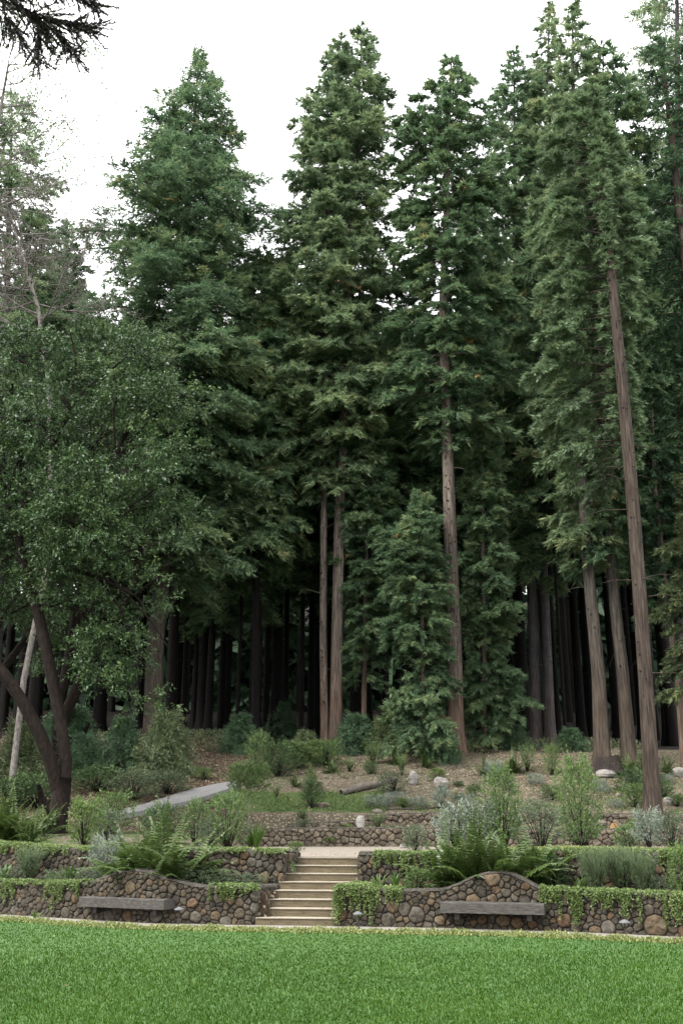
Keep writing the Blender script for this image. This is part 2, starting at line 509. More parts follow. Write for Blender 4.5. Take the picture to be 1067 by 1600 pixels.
# ------------------------------------------------------------------ ground
def build_terrain():
    xs = np.concatenate([np.linspace(-150, -30, 13)[:-1], np.linspace(-30, -9, 22)[:-1], np.arange(-9, 8.51, .14), np.linspace(8.6, 30, 22), np.linspace(40, 150, 12)])
    ys = np.concatenate([[-60, -20, 0, 10, 15], np.arange(16.5, 26, .13), np.arange(26, 35.6, .6), [35.8, 35.95, 36.05, 36.15, 36.3, 36.8, 37.4, 37.8, 37.9, 38.0, 38.1, 38.25], np.arange(38.6, 52, .4), np.arange(52, 80, 2), np.arange(80, 270, 10)])
    nx, ny = len(xs), len(ys)
    V = []
    G = []
    for y in ys:
        for x in xs:
            z = H(float(x), float(y))
            V.append((x, y, z))
            brown = .08
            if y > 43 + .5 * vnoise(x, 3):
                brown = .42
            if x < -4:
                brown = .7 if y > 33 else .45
            if y < YU(x) + .3:
                brown = .9
            green = 0.0
            if 38.3 < y < 41.2 and -4.8 < x < 1.5:
                green = .85
            if 36.2 < y < 37.9:
                green = .35
            if 38.3 < y < 40 and x > 1.5:
                green = .45
            if y < 27 and y > YU(x) + .2:
                green = .55
            if 26 < y < 34 and x < -3.2:
                green = .5
            if y < 17:
                green = 1
            if x > 9 and 38 < y < 44:
                green = .4
            shaded_duff = max(0.0, min(1.0, (y - 47) / 5)) if x > -6 else max(0.0, min(1.0, (y - 52) / 5))
            G.append((brown, green, shaded_duff))
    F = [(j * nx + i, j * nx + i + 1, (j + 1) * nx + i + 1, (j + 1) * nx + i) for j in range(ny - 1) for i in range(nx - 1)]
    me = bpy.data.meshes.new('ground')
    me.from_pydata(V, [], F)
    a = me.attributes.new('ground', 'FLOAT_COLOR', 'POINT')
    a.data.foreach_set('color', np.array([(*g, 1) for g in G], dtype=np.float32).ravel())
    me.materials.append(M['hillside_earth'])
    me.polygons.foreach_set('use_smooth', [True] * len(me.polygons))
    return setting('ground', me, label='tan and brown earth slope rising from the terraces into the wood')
build_terrain()

def strip(name, xs, f0, f1, z, mat, label):
    V, F = [], []
    for x in xs:
        V += [(x, f0(x), z(x, f0(x))), (x, f1(x), z(x, f1(x)))]
    for i in range(len(xs) - 1):
        F.append((2 * i, 2 * i + 2, 2 * i + 3, 2 * i + 1))
    return setting(name, py_mesh(name, V, F, mat, smooth=False), label=label)
LAWN_EDGE = .95
strip('lawn', np.linspace(-12, 9, 60), lambda x: -40.0, lambda x: YL(x) - LAWN_EDGE, lambda x, y: .006, 'lawn_turf', 'flat mown green lawn in front of the stone walls')
strip('path', np.linspace(-12, 9, 60), lambda x: YL(x) - LAWN_EDGE - .02, lambda x: YL(x) + .05, lambda x, y: .012, 'concrete_path', 'narrow pale concrete path at the foot of the walls')
# patio behind the steps
V = [(SL[7][0] - .02, SL[7][1] + .02), (SR[7][0] + .02, SR[7][1] + .02), (.55, 24.0), (1.6, 27), (3.2, 29.5), (12.0, 31.0), (14, 35.98), (-3.4, 35.98), (-2.9, 31), (-1.6, 27), (-.92, 24.0)]
setting('patio', py_mesh('patio', [(x, y, 1.172) for x, y in V], [tuple(range(len(V)))], 'patio_gravel', smooth=False), label='pale gravel landing and path between the steps and the far stone wall')

def ramp_path():
    top = [(372, 1224), (340, 1229), (300, 1238), (260, 1250), (225, 1262), (172, 1274)]
    bot = [(372, 1234), (345, 1243), (305, 1256), (265, 1265), (228, 1273), (172, 1283)]
    V, F = [], []
    for (a, b), (c, d) in zip(top, bot):
        p = hit(a, b); q = hit(c, d)
        z = (p[2] + q[2]) / 2
        V += [(q[0], q[1], q[2] + .16), (p[0], p[1], p[2] + .12), (q[0], q[1] - .02, q[2] - .3), (p[0], p[1] + .02, p[2] - .3)]
    for i in range(len(top) - 1):
        a, b = 4 * i, 4 * i + 4
        F += [(a, a + 1, b + 1, b), (a + 2, a, b, b + 2), (a + 1, a + 3, b + 3, b + 1)]
    setting('ramp', py_mesh('ramp', V, F, 'ramp_concrete', smooth=False), label='pale grey concrete drive climbing the bank on the left')
ramp_path()

# ------------------------------------------------------------------ steps
def build_steps():
    root = thing('garden_steps', 'eight tan timber-faced steps climbing between the stone walls', 'steps', (SL[0][0], SL[0][1], 0))
    ox, oy = SL[0]
    for k in range(8):
        l, r = Vector((*SL[k], 0)), Vector((*SR[k], 0))
        if k < 7:
            l2, r2 = Vector((*SL[k + 1], 0)), Vector((*SR[k + 1], 0))
        else:
            l2 = l + (Vector((.04, .28, 0)))
            r2 = r + (Vector((.04, .28, 0)))
        ext = .14 if k < 7 else .03
        u = (r - l).normalized()
        el = 0.0 if k == 0 else .04
        l, r = l - u * el, r + u * ext
        l2, r2 = l2 - u * .04, r2 + u * ext
        bk = Vector((-u.y, u.x, 0))
        z0, z1 = STEP_H * k + (0 if k else -.02), STEP_H * (k + 1)
        off = Vector((ox, oy, 0))
        # riser board
        def pl(a, b, c, d, za, zb, bev=.006):
            V = [];
            for z in (za, zb):
                for p in (a, b, c, d):
                    V.append((p.x - off.x, p.y - off.y, z))
            F = [(0, 3, 2, 1), (4, 5, 6, 7), (0, 1, 5, 4), (1, 2, 6, 5), (2, 3, 7, 6), (3, 0, 4, 7)]
            return V, F
        V, F = pl(l, r, r + bk * .05, l + bk * .05, z0, z1 - .014)
        st = obj('step', py_mesh('step', V, F, 'riser_board', smooth=False), root)
        V, F = pl(l - bk * .02, r - bk * .02, r2 + bk * .05, l2 + bk * .05, z1 - .014, z1)
        if k == 7:
            V, F = pl(l - bk * .02, r - bk * .02, r + bk * .3, l + bk * .3, z1 - .014, z1 + .006)
        obj('tread', py_mesh('tread', V, F, 'tread_top', smooth=False), st)
        # dark bolt heads on the board
        for q in (.18, .5, .82):
            V, F = [], []
            p = l.lerp(r, q) - bk * .001 - off
            tube(V, F, [(p.x, p.y, (z0 + z1) / 2), (p.x + bk.x * -.006, p.y - bk.y * .006, (z0 + z1) / 2)], [.011, .009], 6)
            obj('bolt', py_mesh('bolt', V, F, 'lamp_metal'), st)
build_steps()

# ------------------------------------------------------------------ stone walls
def clip(poly, a, b, c):
    "keep a*x+b*y<=c"
    o = []
    for i in range(len(poly)):
        p, q = poly[i], poly[(i + 1) % len(poly)]
        fp, fq = a * p[0] + b * p[1] - c, a * q[0] + b * q[1] - c
        if fp <= 0:
            o.append(p)
        if (fp < 0 < fq) or (fq < 0 < fp):
            t = fp / (fp - fq)
            o.append((p[0] + (q[0] - p[0]) * t, p[1] + (q[1] - p[1]) * t))
    return o
def build_wall(label, pts, top, rmin, rmax, mat, seed, specials=(), thick=.34, group=None, zb=-.03, base=None, bulge=.044, holes=()):
    """pts: plan polyline of the outer face; top(s)->height; stones fitted into (s,z); back side to the left of travel"""
    rd = random.Random(seed)
    P = [Vector((p[0], p[1])) for p in pts]
    S = [0]
    for a, b in zip(P, P[1:]):
        S.append(S[-1] + (b - a).length)
    L = S[-1]
    zf = base or (lambda s: 0.0)
    dirs = [(b - a).normalized() for a, b in zip(P, P[1:])]
    def place(s, d):
        s_ = min(max(s, 0), L)
        i = min(len(dirs) - 1, max(0, next((k for k in range(len(S) - 1) if s_ <= S[k + 1]), len(dirs) - 1)))
        t = dirs[i]
        p = P[i] + t * (s_ - S[i])
        # blend direction near vertices
        dd = t.copy()
        w = .06
        if i + 1 < len(dirs) and S[i + 1] - s_ < w:
            dd = t.lerp(dirs[i + 1], .5 * (1 - (S[i + 1] - s_) / w))
        elif i > 0 and s_ - S[i] < w:
            dd = t.lerp(dirs[i - 1], .5 * (1 - (s_ - S[i]) / w))
        dd.normalize()
        nrm = Vector((dd.y, -dd.x))          # outward (towards the viewer when travelling +x)
        q = p + nrm * d + t * (s - s_)
        return q.x, q.y
    o0 = (P[0].x, P[0].y, zf(0))
    root = thing('stone_wall', label, 'wall', o0, group)
    # core
    V, F = [], []
    ns = max(8, int(L / .12))
    for i in range(ns + 1):
        s = L * i / ns
        zt = top(s) - .02
        f = place(s, 0)
        k = place(s, -thick)
        V += [(f[0] - o0[0], f[1] - o0[1], zf(s) + zb - o0[2]), (f[0] - o0[0], f[1] - o0[1], zt - o0[2]), (k[0] - o0[0], k[1] - o0[1], zt - o0[2]), (k[0] - o0[0], k[1] - o0[1], zf(s) + zb - o0[2])]
    for i in range(ns):
        a, b = 4 * i, 4 * i + 4
        F += [(a, b, b + 1, a + 1), (a + 1, b + 1, b + 2, a + 2), (a + 2, b + 2, b + 3, a + 3)]
    F += [(0, 1, 2, 3), (4 * ns + 3, 4 * ns + 2, 4 * ns + 1, 4 * ns)]
    obj('core', py_mesh('core', V, F, 'mortar_core', smooth=False), root)
    # coping: irregular flat cap
    V, F = [], []
    ns = max(10, int(L / .07))
    for i in range(ns + 1):
        s = L * i / ns
        zt = top(s)
        j1, j2, j3 = (rd.uniform(-.02, .02) + .015 * math.sin(s * 7 + q_) for q_ in range(3))
        f = place(s, .03 + j1)
        f2 = place(s, .01 + j1)
        k = place(s, -thick - .01)
        V += [(f[0] - o0[0], f[1] - o0[1], zt - .035 - o0[2] + j3 * .5), (f2[0] - o0[0], f2[1] - o0[1], zt + .004 + j2 * .6 - o0[2]), (k[0] - o0[0], k[1] - o0[1], zt + j3 * .5 - o0[2]), (k[0] - o0[0], k[1] - o0[1], zt - .035 - o0[2])]
    for i in range(ns):
        a, b = 4 * i, 4 * i + 4
        F += [(a, b, b + 1, a + 1), (a + 1, b + 1, b + 2, a + 2), (a + 2, b + 2, b + 3, a + 3), (a + 3, b + 3, b, a)]
    F += [(0, 1, 2, 3), (4 * ns + 3, 4 * ns + 2, 4 * ns + 1, 4 * ns)]
    obj('coping', py_mesh('coping', V, F, 'coping_mortar', smooth=False), root)
    # seeds
    seeds = [(s, z, r, m_) for s, z, r, m_ in specials]
    tries = 0
    while tries < int(L * 2500 / (rmin * 10)):
        tries += 1
        s = rd.uniform(0, L)
        z0, z1 = zf(s), top(s) - .03
        z = rd.uniform(z0, z1)
        r = rmin + (rmax - rmin) * rd.random() ** 2.0
        if tries > L * 800 / (rmin * 10):
            r = rmin * rd.uniform(.75, 1.0)
        ok = True
        for q in seeds:
            if abs(q[0] - s) < .5:
                dx, dz = (q[0] - s) * .84, (q[1] - z) * 1.08
                if dx * dx + dz * dz < ((q[2] + r) * .93) ** 2:
                    ok = False
                    break
        if ok:
            seeds.append((s, z, r, None))
    for i, (s, z, r, m_) in enumerate(seeds):
        if any(h[0] < s < h[1] and h[2] < z < h[3] for h in holes):
            continue
        m4 = max(.3, r * 3.2)
        poly = [(max(0, s - m4), z - m4), (min(L, s + m4), z - m4), (min(L, s + m4), z + m4), (max(0, s - m4), z + m4)]
        # base / top
        poly = clip(poly, 0, -1, -(zf(s) + .0))
        za, zc = top(s - r) - .035, top(s + r) - .035
        sl = (zc - za) / (2 * r)
        poly = clip(poly, -sl, 1, za - sl * (s - r))
        for j, q in enumerate(seeds):
            if j == i or abs(q[0] - s) > r * 4 + .3:
                continue
            dx, dz = q[0] - s, q[1] - z
            D = dx * dx + dz * dz
            if D < 1e-8:
                continue
            c = (q[0] ** 2 + q[1] ** 2 - q[2] ** 2 - s * s - z * z + r * r) / 2
            poly = clip(poly, dx, dz, c)
            if len(poly) < 3:
                break
        if len(poly) < 3:
            continue
        cx = sum(p[0] for p in poly) / len(poly)
        cz = sum(p[1] for p in poly) / len(poly)
        ar = .5 * abs(sum(poly[k][0] * poly[(k + 1) % len(poly)][1] - poly[(k + 1) % len(poly)][0] * poly[k][1] for k in range(len(poly))))
        if ar < rmin * rmin * .5:
            continue
        rr = math.sqrt(ar / math.pi)
        # drop tiny edges, cut the corners
        pp = [p for k, p in enumerate(poly) if math.dist(p, poly[k - 1]) > rr * .30]
        if len(pp) < 3:
            continue
        ro = []
        for k in range(len(pp)):
            a, b = pp[k], pp[(k + 1) % len(pp)]
            t = rd.uniform(.06, .19)
            ro += [(a[0] + (b[0] - a[0]) * t, a[1] + (b[1] - a[1]) * t), (a[0] + (b[0] - a[0]) * (1 - t), a[1] + (b[1] - a[1]) * (1 - t))]
        gap = rd.uniform(.002, .009) + .02 * rr
        n_ = len(ro)
        V, F = [], []
        wx, wy = place(cx, 0)
        bl = bulge * rd.uniform(.6, 1.35) * (rr / .1) ** .5
        tiltx, tiltz = rd.uniform(-.18, .18), rd.uniform(-.1, .22)
        rings = [(-.05, 1.0, 0), (.5, 1.0, .3), (.9, .86, .8), (1.0, .5, 1)]
        for fz, sc, ns_ in rings:
            for (a, b) in ro:
                da, db = a - cx, b - cz
                ln = math.hypot(da, db) + 1e-6
                k_ = sc * (ln - gap) / ln
                jj = 1 + rd.uniform(-.09, .09) * ns_
                sa, sb = cx + da * k_ * jj, cz + db * k_ * jj
                d = fz * bl + (tiltx * da - tiltz * db) * k_ * ns_ + rd.uniform(-.013, .013) * ns_ * (rr / .1)
                X, Y = place(sa, d)
                V.append((X - wx, Y - wy, sb - cz))
        X, Y = place(cx, bl * 1.03)
        V.append((X - wx, Y - wy, 0))
        for q in range(len(rings) - 1):
            for k in range(n_):
                k2 = (k + 1) % n_
                F.append((q * n_ + k, q * n_ + k2, (q + 1) * n_ + k2, (q + 1) * n_ + k))
        for k in range(n_):
            F.append(((len(rings) - 1) * n_ + k, (len(rings) - 1) * n_ + (k + 1) % n_, len(V) - 1))
        me = py_mesh('stone', V, F, m_ or mat)
        obj('stone', me, root, loc=(wx - o0[0], wy - o0[1], cz - o0[2]))
    return root, S, P, place

def wall_top_from_px(prof, ptsXY, S, dz=0):
    "height over s from (px, py) of the top edge seen above plan points"
    pass
def s_of_px(pts, px):
    "arc length at which the plan polyline crosses picture column px (ground level)"
    s = 0
    for a, b in zip(pts, pts[1:]):
        def col(p):
            return 533.5 + FPX * p[0] / (p[1] * CT - 1.2 * ST)
        ca, cb = col(a), col(b)
        d = math.dist(a, b)
        if (ca <= px <= cb):
            t = (px - ca) / (cb - ca)
            return s + d * t, (a[0] + (b[0] - a[0]) * t, a[1] + (b[1] - a[1]) * t)
        s += d
    return None, None
def make_top(pts, prof, default, tail=None):
    ss, zz = [], []
    for px, py in prof:
        s, p = s_of_px(pts, px)
        if s is None:
            continue
        ss.append(s)
        zz.append(at_y(px, py, p[1])[2])
    if not ss:
        return lambda s: default
    return lambda s: float(np.interp(s, ss, zz))
def curve_pts(f, x0, x1, n=24):
    return [(x, f(x)) for x in np.linspace(x0, x1, n)]
PXC = lambda pts, px: s_of_px(pts, px)[0]

# lower left wall
LL = curve_pts(YL, -9.2, SL[0][0] - .02, 26) + [(SL[1][0] - .04, SL[1][1]), (SL[2][0] - .04, SL[2][1]), (SL[4][0] - .02, SL[4][1] + .1)]
topLL = make_top(LL, [(-60, 1369), (0, 1377), (60, 1379), (135, 1378), (160, 1371), (185, 1361), (205, 1358), (235, 1361), (262, 1372), (285, 1379), (330, 1384), (395, 1385), (402, 1385)], .6)
def spec(pts, lst):
    o = []
    for px, py, r, m_ in lst:
        s, p = s_of_px(pts, px)
        if s is None:
            continue
        z = at_y(px, py, p[1])[2]
        o.append((s, max(z, .03), r * .86, m_))
    return o
spLL = spec(LL, [(204, 1387, .15, 'tan_stone'), (202, 1431, .13, 'rust_stone'), (109, 1400, .12, None), (119, 1404, .10, 'rust_stone'), (106, 1426, .13, 'grey_stone'), (27, 1422, .12, 'grey_stone'), (172, 1430, .12, 'grey_stone'), (246, 1431, .15, 'grey_stone'),
                 (40, 1396, .12, None), (302, 1411, .11, 'rust_stone'), (307, 1433, .13, 'grey_stone'), (270, 1388, .10, None), (234, 1379, .07, 'tan_stone'), (400, 1400, .15, 'grey_stone'), (399, 1418, .12, 'grey_stone'), (355, 1440, .12, 'grey_stone'), (375, 1427, .11, None), (155, 1384, .07, 'grey_stone'), (294, 1431, .09, None), (338, 1430, .10, 'tan_stone')])
W_LL = build_wall('low fieldstone wall left of the steps, arched up behind its bench', LL, topLL, .045, .10, 'wall_stone', 11, spLL, group='fieldstone garden walls')
# lower right wall
LR = [(SR[4][0] - .02 + .03, SR[4][1] + .1), (SR[2][0] + .03, SR[2][1]), (SR[0][0] + .05, SR[0][1] - .02)] + curve_pts(YL, SR[0][0] + .18, 7.6, 28)
topLR = make_top(LR, [(524, 1386), (560, 1386), (640, 1390), (690, 1388), (715, 1381), (740, 1369), (760, 1362), (785, 1361), (806, 1366), (835, 1381), (850, 1389), (880, 1390), (960, 1393), (1067, 1398), (1180, 1400)], .62)
spLR = spec(LR, [(532, 1428, .145, 'rust_stone'), (770, 1372, .17, 'tan_stone'), (614, 1417, .13, 'tan_stone'), (632, 1420, .14, 'grey_stone'), (650, 1429, .17, 'grey_stone'), (606, 1437, .15, 'grey_stone'), (687, 1438, .11, 'tan_stone'), (739, 1407, .13, 'tan_stone'), (752, 1437, .10, 'rust_stone'), (784, 1438, .13, 'tan_stone'),
                 (807, 1442, .12, None), (829, 1444, .09, 'rust_stone'), (880, 1438, .14, 'rust_stone'), (1022, 1447, .22, 'tan_stone'), (948, 1449, .13, 'grey_stone'), (926, 1455, .11, 'tan_stone'), (1012, 1422, .11, None), (775, 1390, .08, 'rust_stone'), (822, 1385, .09, 'rust_stone'), (752, 1393, .11, None), (664, 1393, .10, None), (1067, 1455, .13, 'rust_stone')])
W_LR = build_wall('low fieldstone wall right of the steps, arched up behind its bench', LR, topLR, .045, .10, 'wall_stone', 12, spLR, group='fieldstone garden walls')
# upper left wall
UL = curve_pts(YU, -9.4, SL[4][0] - .05, 24) + [(SL[4][0] + .02, SL[4][1] + .02), (SL[5][0] - .04, SL[5][1]), (SL[6][0] - .04, SL[6][1]), (SL[7][0] - .03, SL[7][1] + .25)]
topUL = make_top(UL, [(-60, 1316), (0, 1318), (100, 1325), (240, 1327), (380, 1328), (440, 1330)], 1.2)
zb57 = lambda s: .50
W_UL = build_wall('upper fieldstone retaining wall left of the steps, behind ferns and silver mats', UL, topUL, .052, .11, 'wall_stone', 13, spec(UL, [(381, 1336, .10, 'rust_stone'), (392, 1348, .11, 'grey_stone'), (412, 1371, .13, 'tan_stone'), (440, 1373, .11, 'tan_stone')]), group='fieldstone garden walls', base=zb57)
# upper right wall
UR = [(SR[7][0] + .05, SR[7][1] + .25), (SR[6][0] + .04, SR[6][1]), (SR[5][0] + .04, SR[5][1]), (SR[4][0] + .06, SR[4][1] + .02)] + curve_pts(YU, .5, 7.8, 24)
topUR = make_top(UR, [(566, 1332), (640, 1334), (760, 1332), (860, 1329), (960, 1330), (1067, 1332), (1170, 1334)], 1.2)
W_UR = build_wall('upper fieldstone retaining wall right of the steps, hung with trailing creeper', UR, topUR, .052, .11, 'wall_stone', 14, spec(UR, [(570, 1340, .12, None), (590, 1352, .09, 'grey_stone')]), group='fieldstone garden walls', base=zb57)
# far walls on the slope
FA = [(x, 36.0 - .25 * math.exp(-((x + 3.0) / .8) ** 2)) for x in np.linspace(-3.25, 13.5, 30)]
topFA = make_top(FA, [(392, 1297), (420, 1294), (520, 1292.5), (640, 1293), (760, 1293), (900, 1295), (1000, 1294), (1100, 1294)], 1.75)
W_FA = build_wall('far low wall of small tan stones along the back of the gravel landing', FA, topFA, .085, .135, 'far_wall_stone', 15, (), group='far stone walls on the slope', base=lambda s: 1.12, bulge=.06)
FB = [(x, 38.0 - .5 * math.exp(-((x + 1.6) / 1.2) ** 2)) for x in np.linspace(-1.9, 14.5, 28)]
topFB = make_top(FB, [(455, 1287), (520, 1284), (560, 1280), (575, 1274), (640, 1270), (760, 1268), (900, 1270), (960, 1271), (1100, 1273)], 2.2)
W_FB = build_wall('short stone wall on the terrace above and behind the far low wall', FB, topFB, .085, .135, 'far_wall_stone', 16, (), group='far stone walls on the slope', base=lambda s: 1.66, bulge=.06)

# ------------------------------------------------------------------ benches
def bench(label, a, b, ybot_a, ybot_b, group):
    "a,b: px of the top front corners"
    xa = at_y(a[0], a[1], YL(at_z(a[0], 1445, 0)[0]) - .36)
    xb = at_y(b[0], b[1], YL(at_z(b[0], 1445, 0)[0]) - .36)
    xa = at_y(a[0], a[1], YL(xa[0]) - .36)
    xb = at_y(b[0], b[1], YL(xb[0]) - .36)
    z = (xa[2] + xb[2]) / 2
    hgt = z - (at_y(a[0], ybot_a, xa[1])[2] + at_y(b[0], ybot_b, xb[1])[2]) / 2
    A, B = Vector((xa[0], xa[1], 0)), Vector((xb[0], xb[1], 0))
    u = (B - A).normalized()
    v = Vector((-u.y, u.x, 0))
    L = (B - A).length
    root = thing('bench', label, 'bench', (A.x, A.y, z - hgt), group)
    V, F = [], []
    n_, bev = 10, .012
    rd = random.Random(a[0])
    prof = [(0, 0), (0, hgt - bev), (bev, hgt), (.40, hgt), (.40, 0)]
    for i in range(n_ + 1):
        p = u * (L * i / n_)
        for (d, h_) in prof:
            j = rd.uniform(-.004, .004)
            q = p + v * (d + j)
            V.append((q.x, q.y, h_ + rd.uniform(-.003, .003)))
    k = len(prof)
    for i in range(n_):
        for j in range(k):
            F.append((i * k + j, (i + 1) * k + j, (i + 1) * k + (j + 1) % k, i * k + (j + 1) % k))
    F += [tuple(range(k)), tuple(n_ * k + j for j in reversed(range(k)))]
    me = py_mesh('seat', V, F, 'weathered_timber', smooth=False)
    s = obj('seat', me, root)
    ang = math.atan2(u.y, u.x)
    for t in (.15, .85):
        V, F = [], []
        p = u * (L * t) + v * .26
        box(V, F, (p.x, p.y, -.06), (.09, .28, .11), ang)
        obj('bracket', py_mesh('bracket', V, F, 'lamp_metal', smooth=False), root)
    return root
bench('grey weathered timber bench slab set into the wall left of the steps', (124, 1402), (257, 1405), 1418, 1420, 'timber wall benches')
bench('grey weathered timber bench slab set into the wall right of the steps', (687, 1409), (849, 1413), 1426, 1430, 'timber wall benches')

# ------------------------------------------------------------------ path lights
def path_light(label, px, ytop, ybase, xtilt=0.0):
    p = at_z(px, ybase, .01)
    h = at_y(px, ytop, p[1])[2]
    root = thing('path_light', label, 'path light', p, 'path lights by the lower walls')
    V, F = [], []
    tube(V, F, [(0, 0, -.02), (xtilt * .5, 0, h * .5), (xtilt, 0, h - .03)], [.013, .012, .012], 8)
    obj('post', py_mesh('post', V, F, 'lamp_metal'), root)
    V, F = [], []
    seg = 20
    pr = [(.001, .045), (.03, .04), (.075, .014), (.098, -.006), (.094, -.012), (.02, .0)]
    for r, z in pr:
        for j in range(seg):
            a = 2 * math.pi * j / seg
            V.append((xtilt + r * math.cos(a), r * math.sin(a), h - .03 + z))
    for i in range(len(pr) - 1):
        for j in range(seg):
            F.append((i * seg + j, (i + 1) * seg + j, (i + 1) * seg + (j + 1) % seg, i * seg + (j + 1) % seg))
    obj('shade', py_mesh('shade', V, F, 'lamp_cap'), root)
path_light('dark path light with a flat cap just right of the steps', 561, 1426, 1453, -.02)
path_light('dark path light with a flat cap under the hanging creeper at the right', 977, 1439, 1467)
path_light('small path light with a pale cap between left bench and steps', 279, 1419, 1447)

# ------------------------------------------------------------------ boulders, log, stump
def boulder_mesh(sx, sy, sz, seed, mat, flat=.25):
    rd = random.Random(seed)
    V, F = [], []
    nu, nvv = 9, 6
    ph = [rd.uniform(0, 6.3) for _ in range(6)]
    planes = [(unit(np.array([rd.uniform(-1, 1), rd.uniform(-1, 1), rd.uniform(-.4, 1)])), rd.uniform(.62, .85)) for _ in range(7)]
    for i in range(nvv + 1):
        th = math.pi * i / nvv
        for j in range(nu):
            a = 2 * math.pi * j / nu
            d = np.array([math.sin(th) * math.cos(a), math.sin(th) * math.sin(a), math.cos(th)])
            r = 1.0
            for nn, dd in planes:
                c = float(d @ nn)
                if c > 0:
                    r = min(r, dd / c)
            V.append((d[0] * r * sx / 2, d[1] * r * sy / 2, (d[2] * r * .5 + .35) * sz))
    for i in range(nvv):
        for j in range(nu):
            k = (j + 1) % nu
            F.append((i * nu + j, (i + 1) * nu + j, (i + 1) * nu + k, i * nu + k))
    return py_mesh('boulder', V, F, mat, smooth=False)
BOULD = [
    ('pale square boulder alone on the open slope', 688, 1231, 24, 20, 'pale_boulder'),
    ('rounded grey-pink boulder standing beside the end of the log', 645, 1226, 17, 24, 'pale_boulder'),
    ('upright bluish slab of stone between the two far walls', 563, 1300, 15, 23, 'pale_boulder'),
    ('flat tan rock at the edge of the green mat by the short wall', 590, 1270, 18, 7, 'tan_boulder'),
    ('flat grey rock above the green mat, left of the log', 505, 1261, 24, 8, 'tan_boulder'),
    ('long pale rock lying against the foot of the old stump', 945, 1214, 32, 12, 'pale_boulder'),
    ('pale boulder left of the leaning trunk, above its base', 980, 1232, 18, 17, 'pale_boulder'),
    ('pale boulder right of the leaning trunk near the right edge', 1044, 1258, 18, 15, 'pale_boulder'),
    ('pale flat boulder at the right edge below the dark trunks', 1061, 1213, 26, 14, 'pale_boulder'),
    ('small tan rock below the leaning trunk', 1006, 1256, 14, 10, 'tan_boulder'),
    ('small tan rock on the earth below the orange log end', 938, 1292, 18, 10, 'tan_boulder'),
    ('small pale stone at the end of the landing, by the creeper', 629, 1326, 12, 9, 'pale_boulder'),
    ('small grey rock tucked under the silver clump near the stump', 966, 1245, 12, 8, 'tan_boulder'),
    ('small rock on top of the far low wall near its left end', 505, 1296, 14, 9, 'tan_boulder'),
]
for i, (lab, px, py, w, hh, mt) in enumerate(BOULD):
    p = hit(px, py)
    s = mpp(p)
    thing('boulder', lab, 'boulder', (p[0], p[1], p[2] - .04), 'boulders on the slope', boulder_mesh(w * s * 1.1, w * s * .8, hh * s * 1.3, 40 + i, mt))

def log():
    a, b = hit(533, 1243), hit(616, 1222)
    root = thing('fallen_log', 'grey weathered log lying across the open slope', 'log', a)
    V, F = [], []
    A, B = Vector(a), Vector(b)
    pts, rr = [], []
    for i in range(12):
        t = i / 11
        p = A.lerp(B, t) - A
        g = H(a[0] + p.x, a[1] + p.y) - a[2]
        pts.append((p.x, p.y, g + .10 + .04 * math.sin(t * 5)))
        rr.append(.10 + .06 * math.sin(t * 3.1) + .02 * math.sin(i * 2.3))
    tube(V, F, pts, rr, 9)
    obj('bark', py_mesh('bark', V, F, 'log_bark'), root)
log()
def log_end():
    p = hit(961, 1306, y0=30)
    s = mpp(p)
    root = thing('log_round', 'short log with its orange sawn end facing out, right of the round bush', 'log', p)
    V, F = [], []
    r = 8 * s
    tube(V, F, [(0, 0, r), (.25, .55, r)], [r * 1.03, r], 14, cap=True)
    obj('bark', py_mesh('bark', V, F, 'log_bark'), root)
    V = [(r * math.cos(a) * .97, -.006 - .0 * a, r + r * math.sin(a) * .97) for a in np.linspace(0, 2 * math.pi, 15)[:-1]]
    obj('sawn_end', py_mesh('sawn_end', V, [tuple(range(14))], 'cut_wood', smooth=False), root)
log_end()
def stump():
    p = hit(952, 1205)
    s = mpp(p)
    V, F = [], []
    def rg(th, i, r):
        return r * (1 + .12 * math.sin(3 * th + 1) + .07 * math.sin(7 * th) + .04 * math.sin(15 * th + i))
    hh = 22 * s
    tube(V, F, [(0, 0, -.1), (0, 0, .1), (0, 0, .3), (.03, 0, hh * .9), (.02, 0, hh)], [.75, .62, .5, .46, .40], 28, ridge=rg)
    thing('tree_stump', 'dark ragged stump among the trunks at the right', 'stump', p, None, py_mesh('tree_stump', V, F, 'knot_dark'))
stump()
def hose():
    for lab, pts in [('thin dark drip hose lying across the slope below the silver clumps', [(585, 1268), (620, 1265), (650, 1266), (690, 1262), (735, 1266)]), ('dark drip hose curving over the earth bank left of the log', [(405, 1222), (430, 1215), (455, 1212), (490, 1208)])]:
        P3 = [hit(*p) for p in pts]
        o = P3[0]
        V, F = [], []
        tube(V, F, [(p[0] - o[0], p[1] - o[1], p[2] - o[2] + .02) for p in P3], [.022] * len(P3), 5)
        thing('drip_hose', lab, 'hose', o, 'drip hoses on the slope', py_mesh('drip_hose', V, F, 'hose_plastic'))
hose()

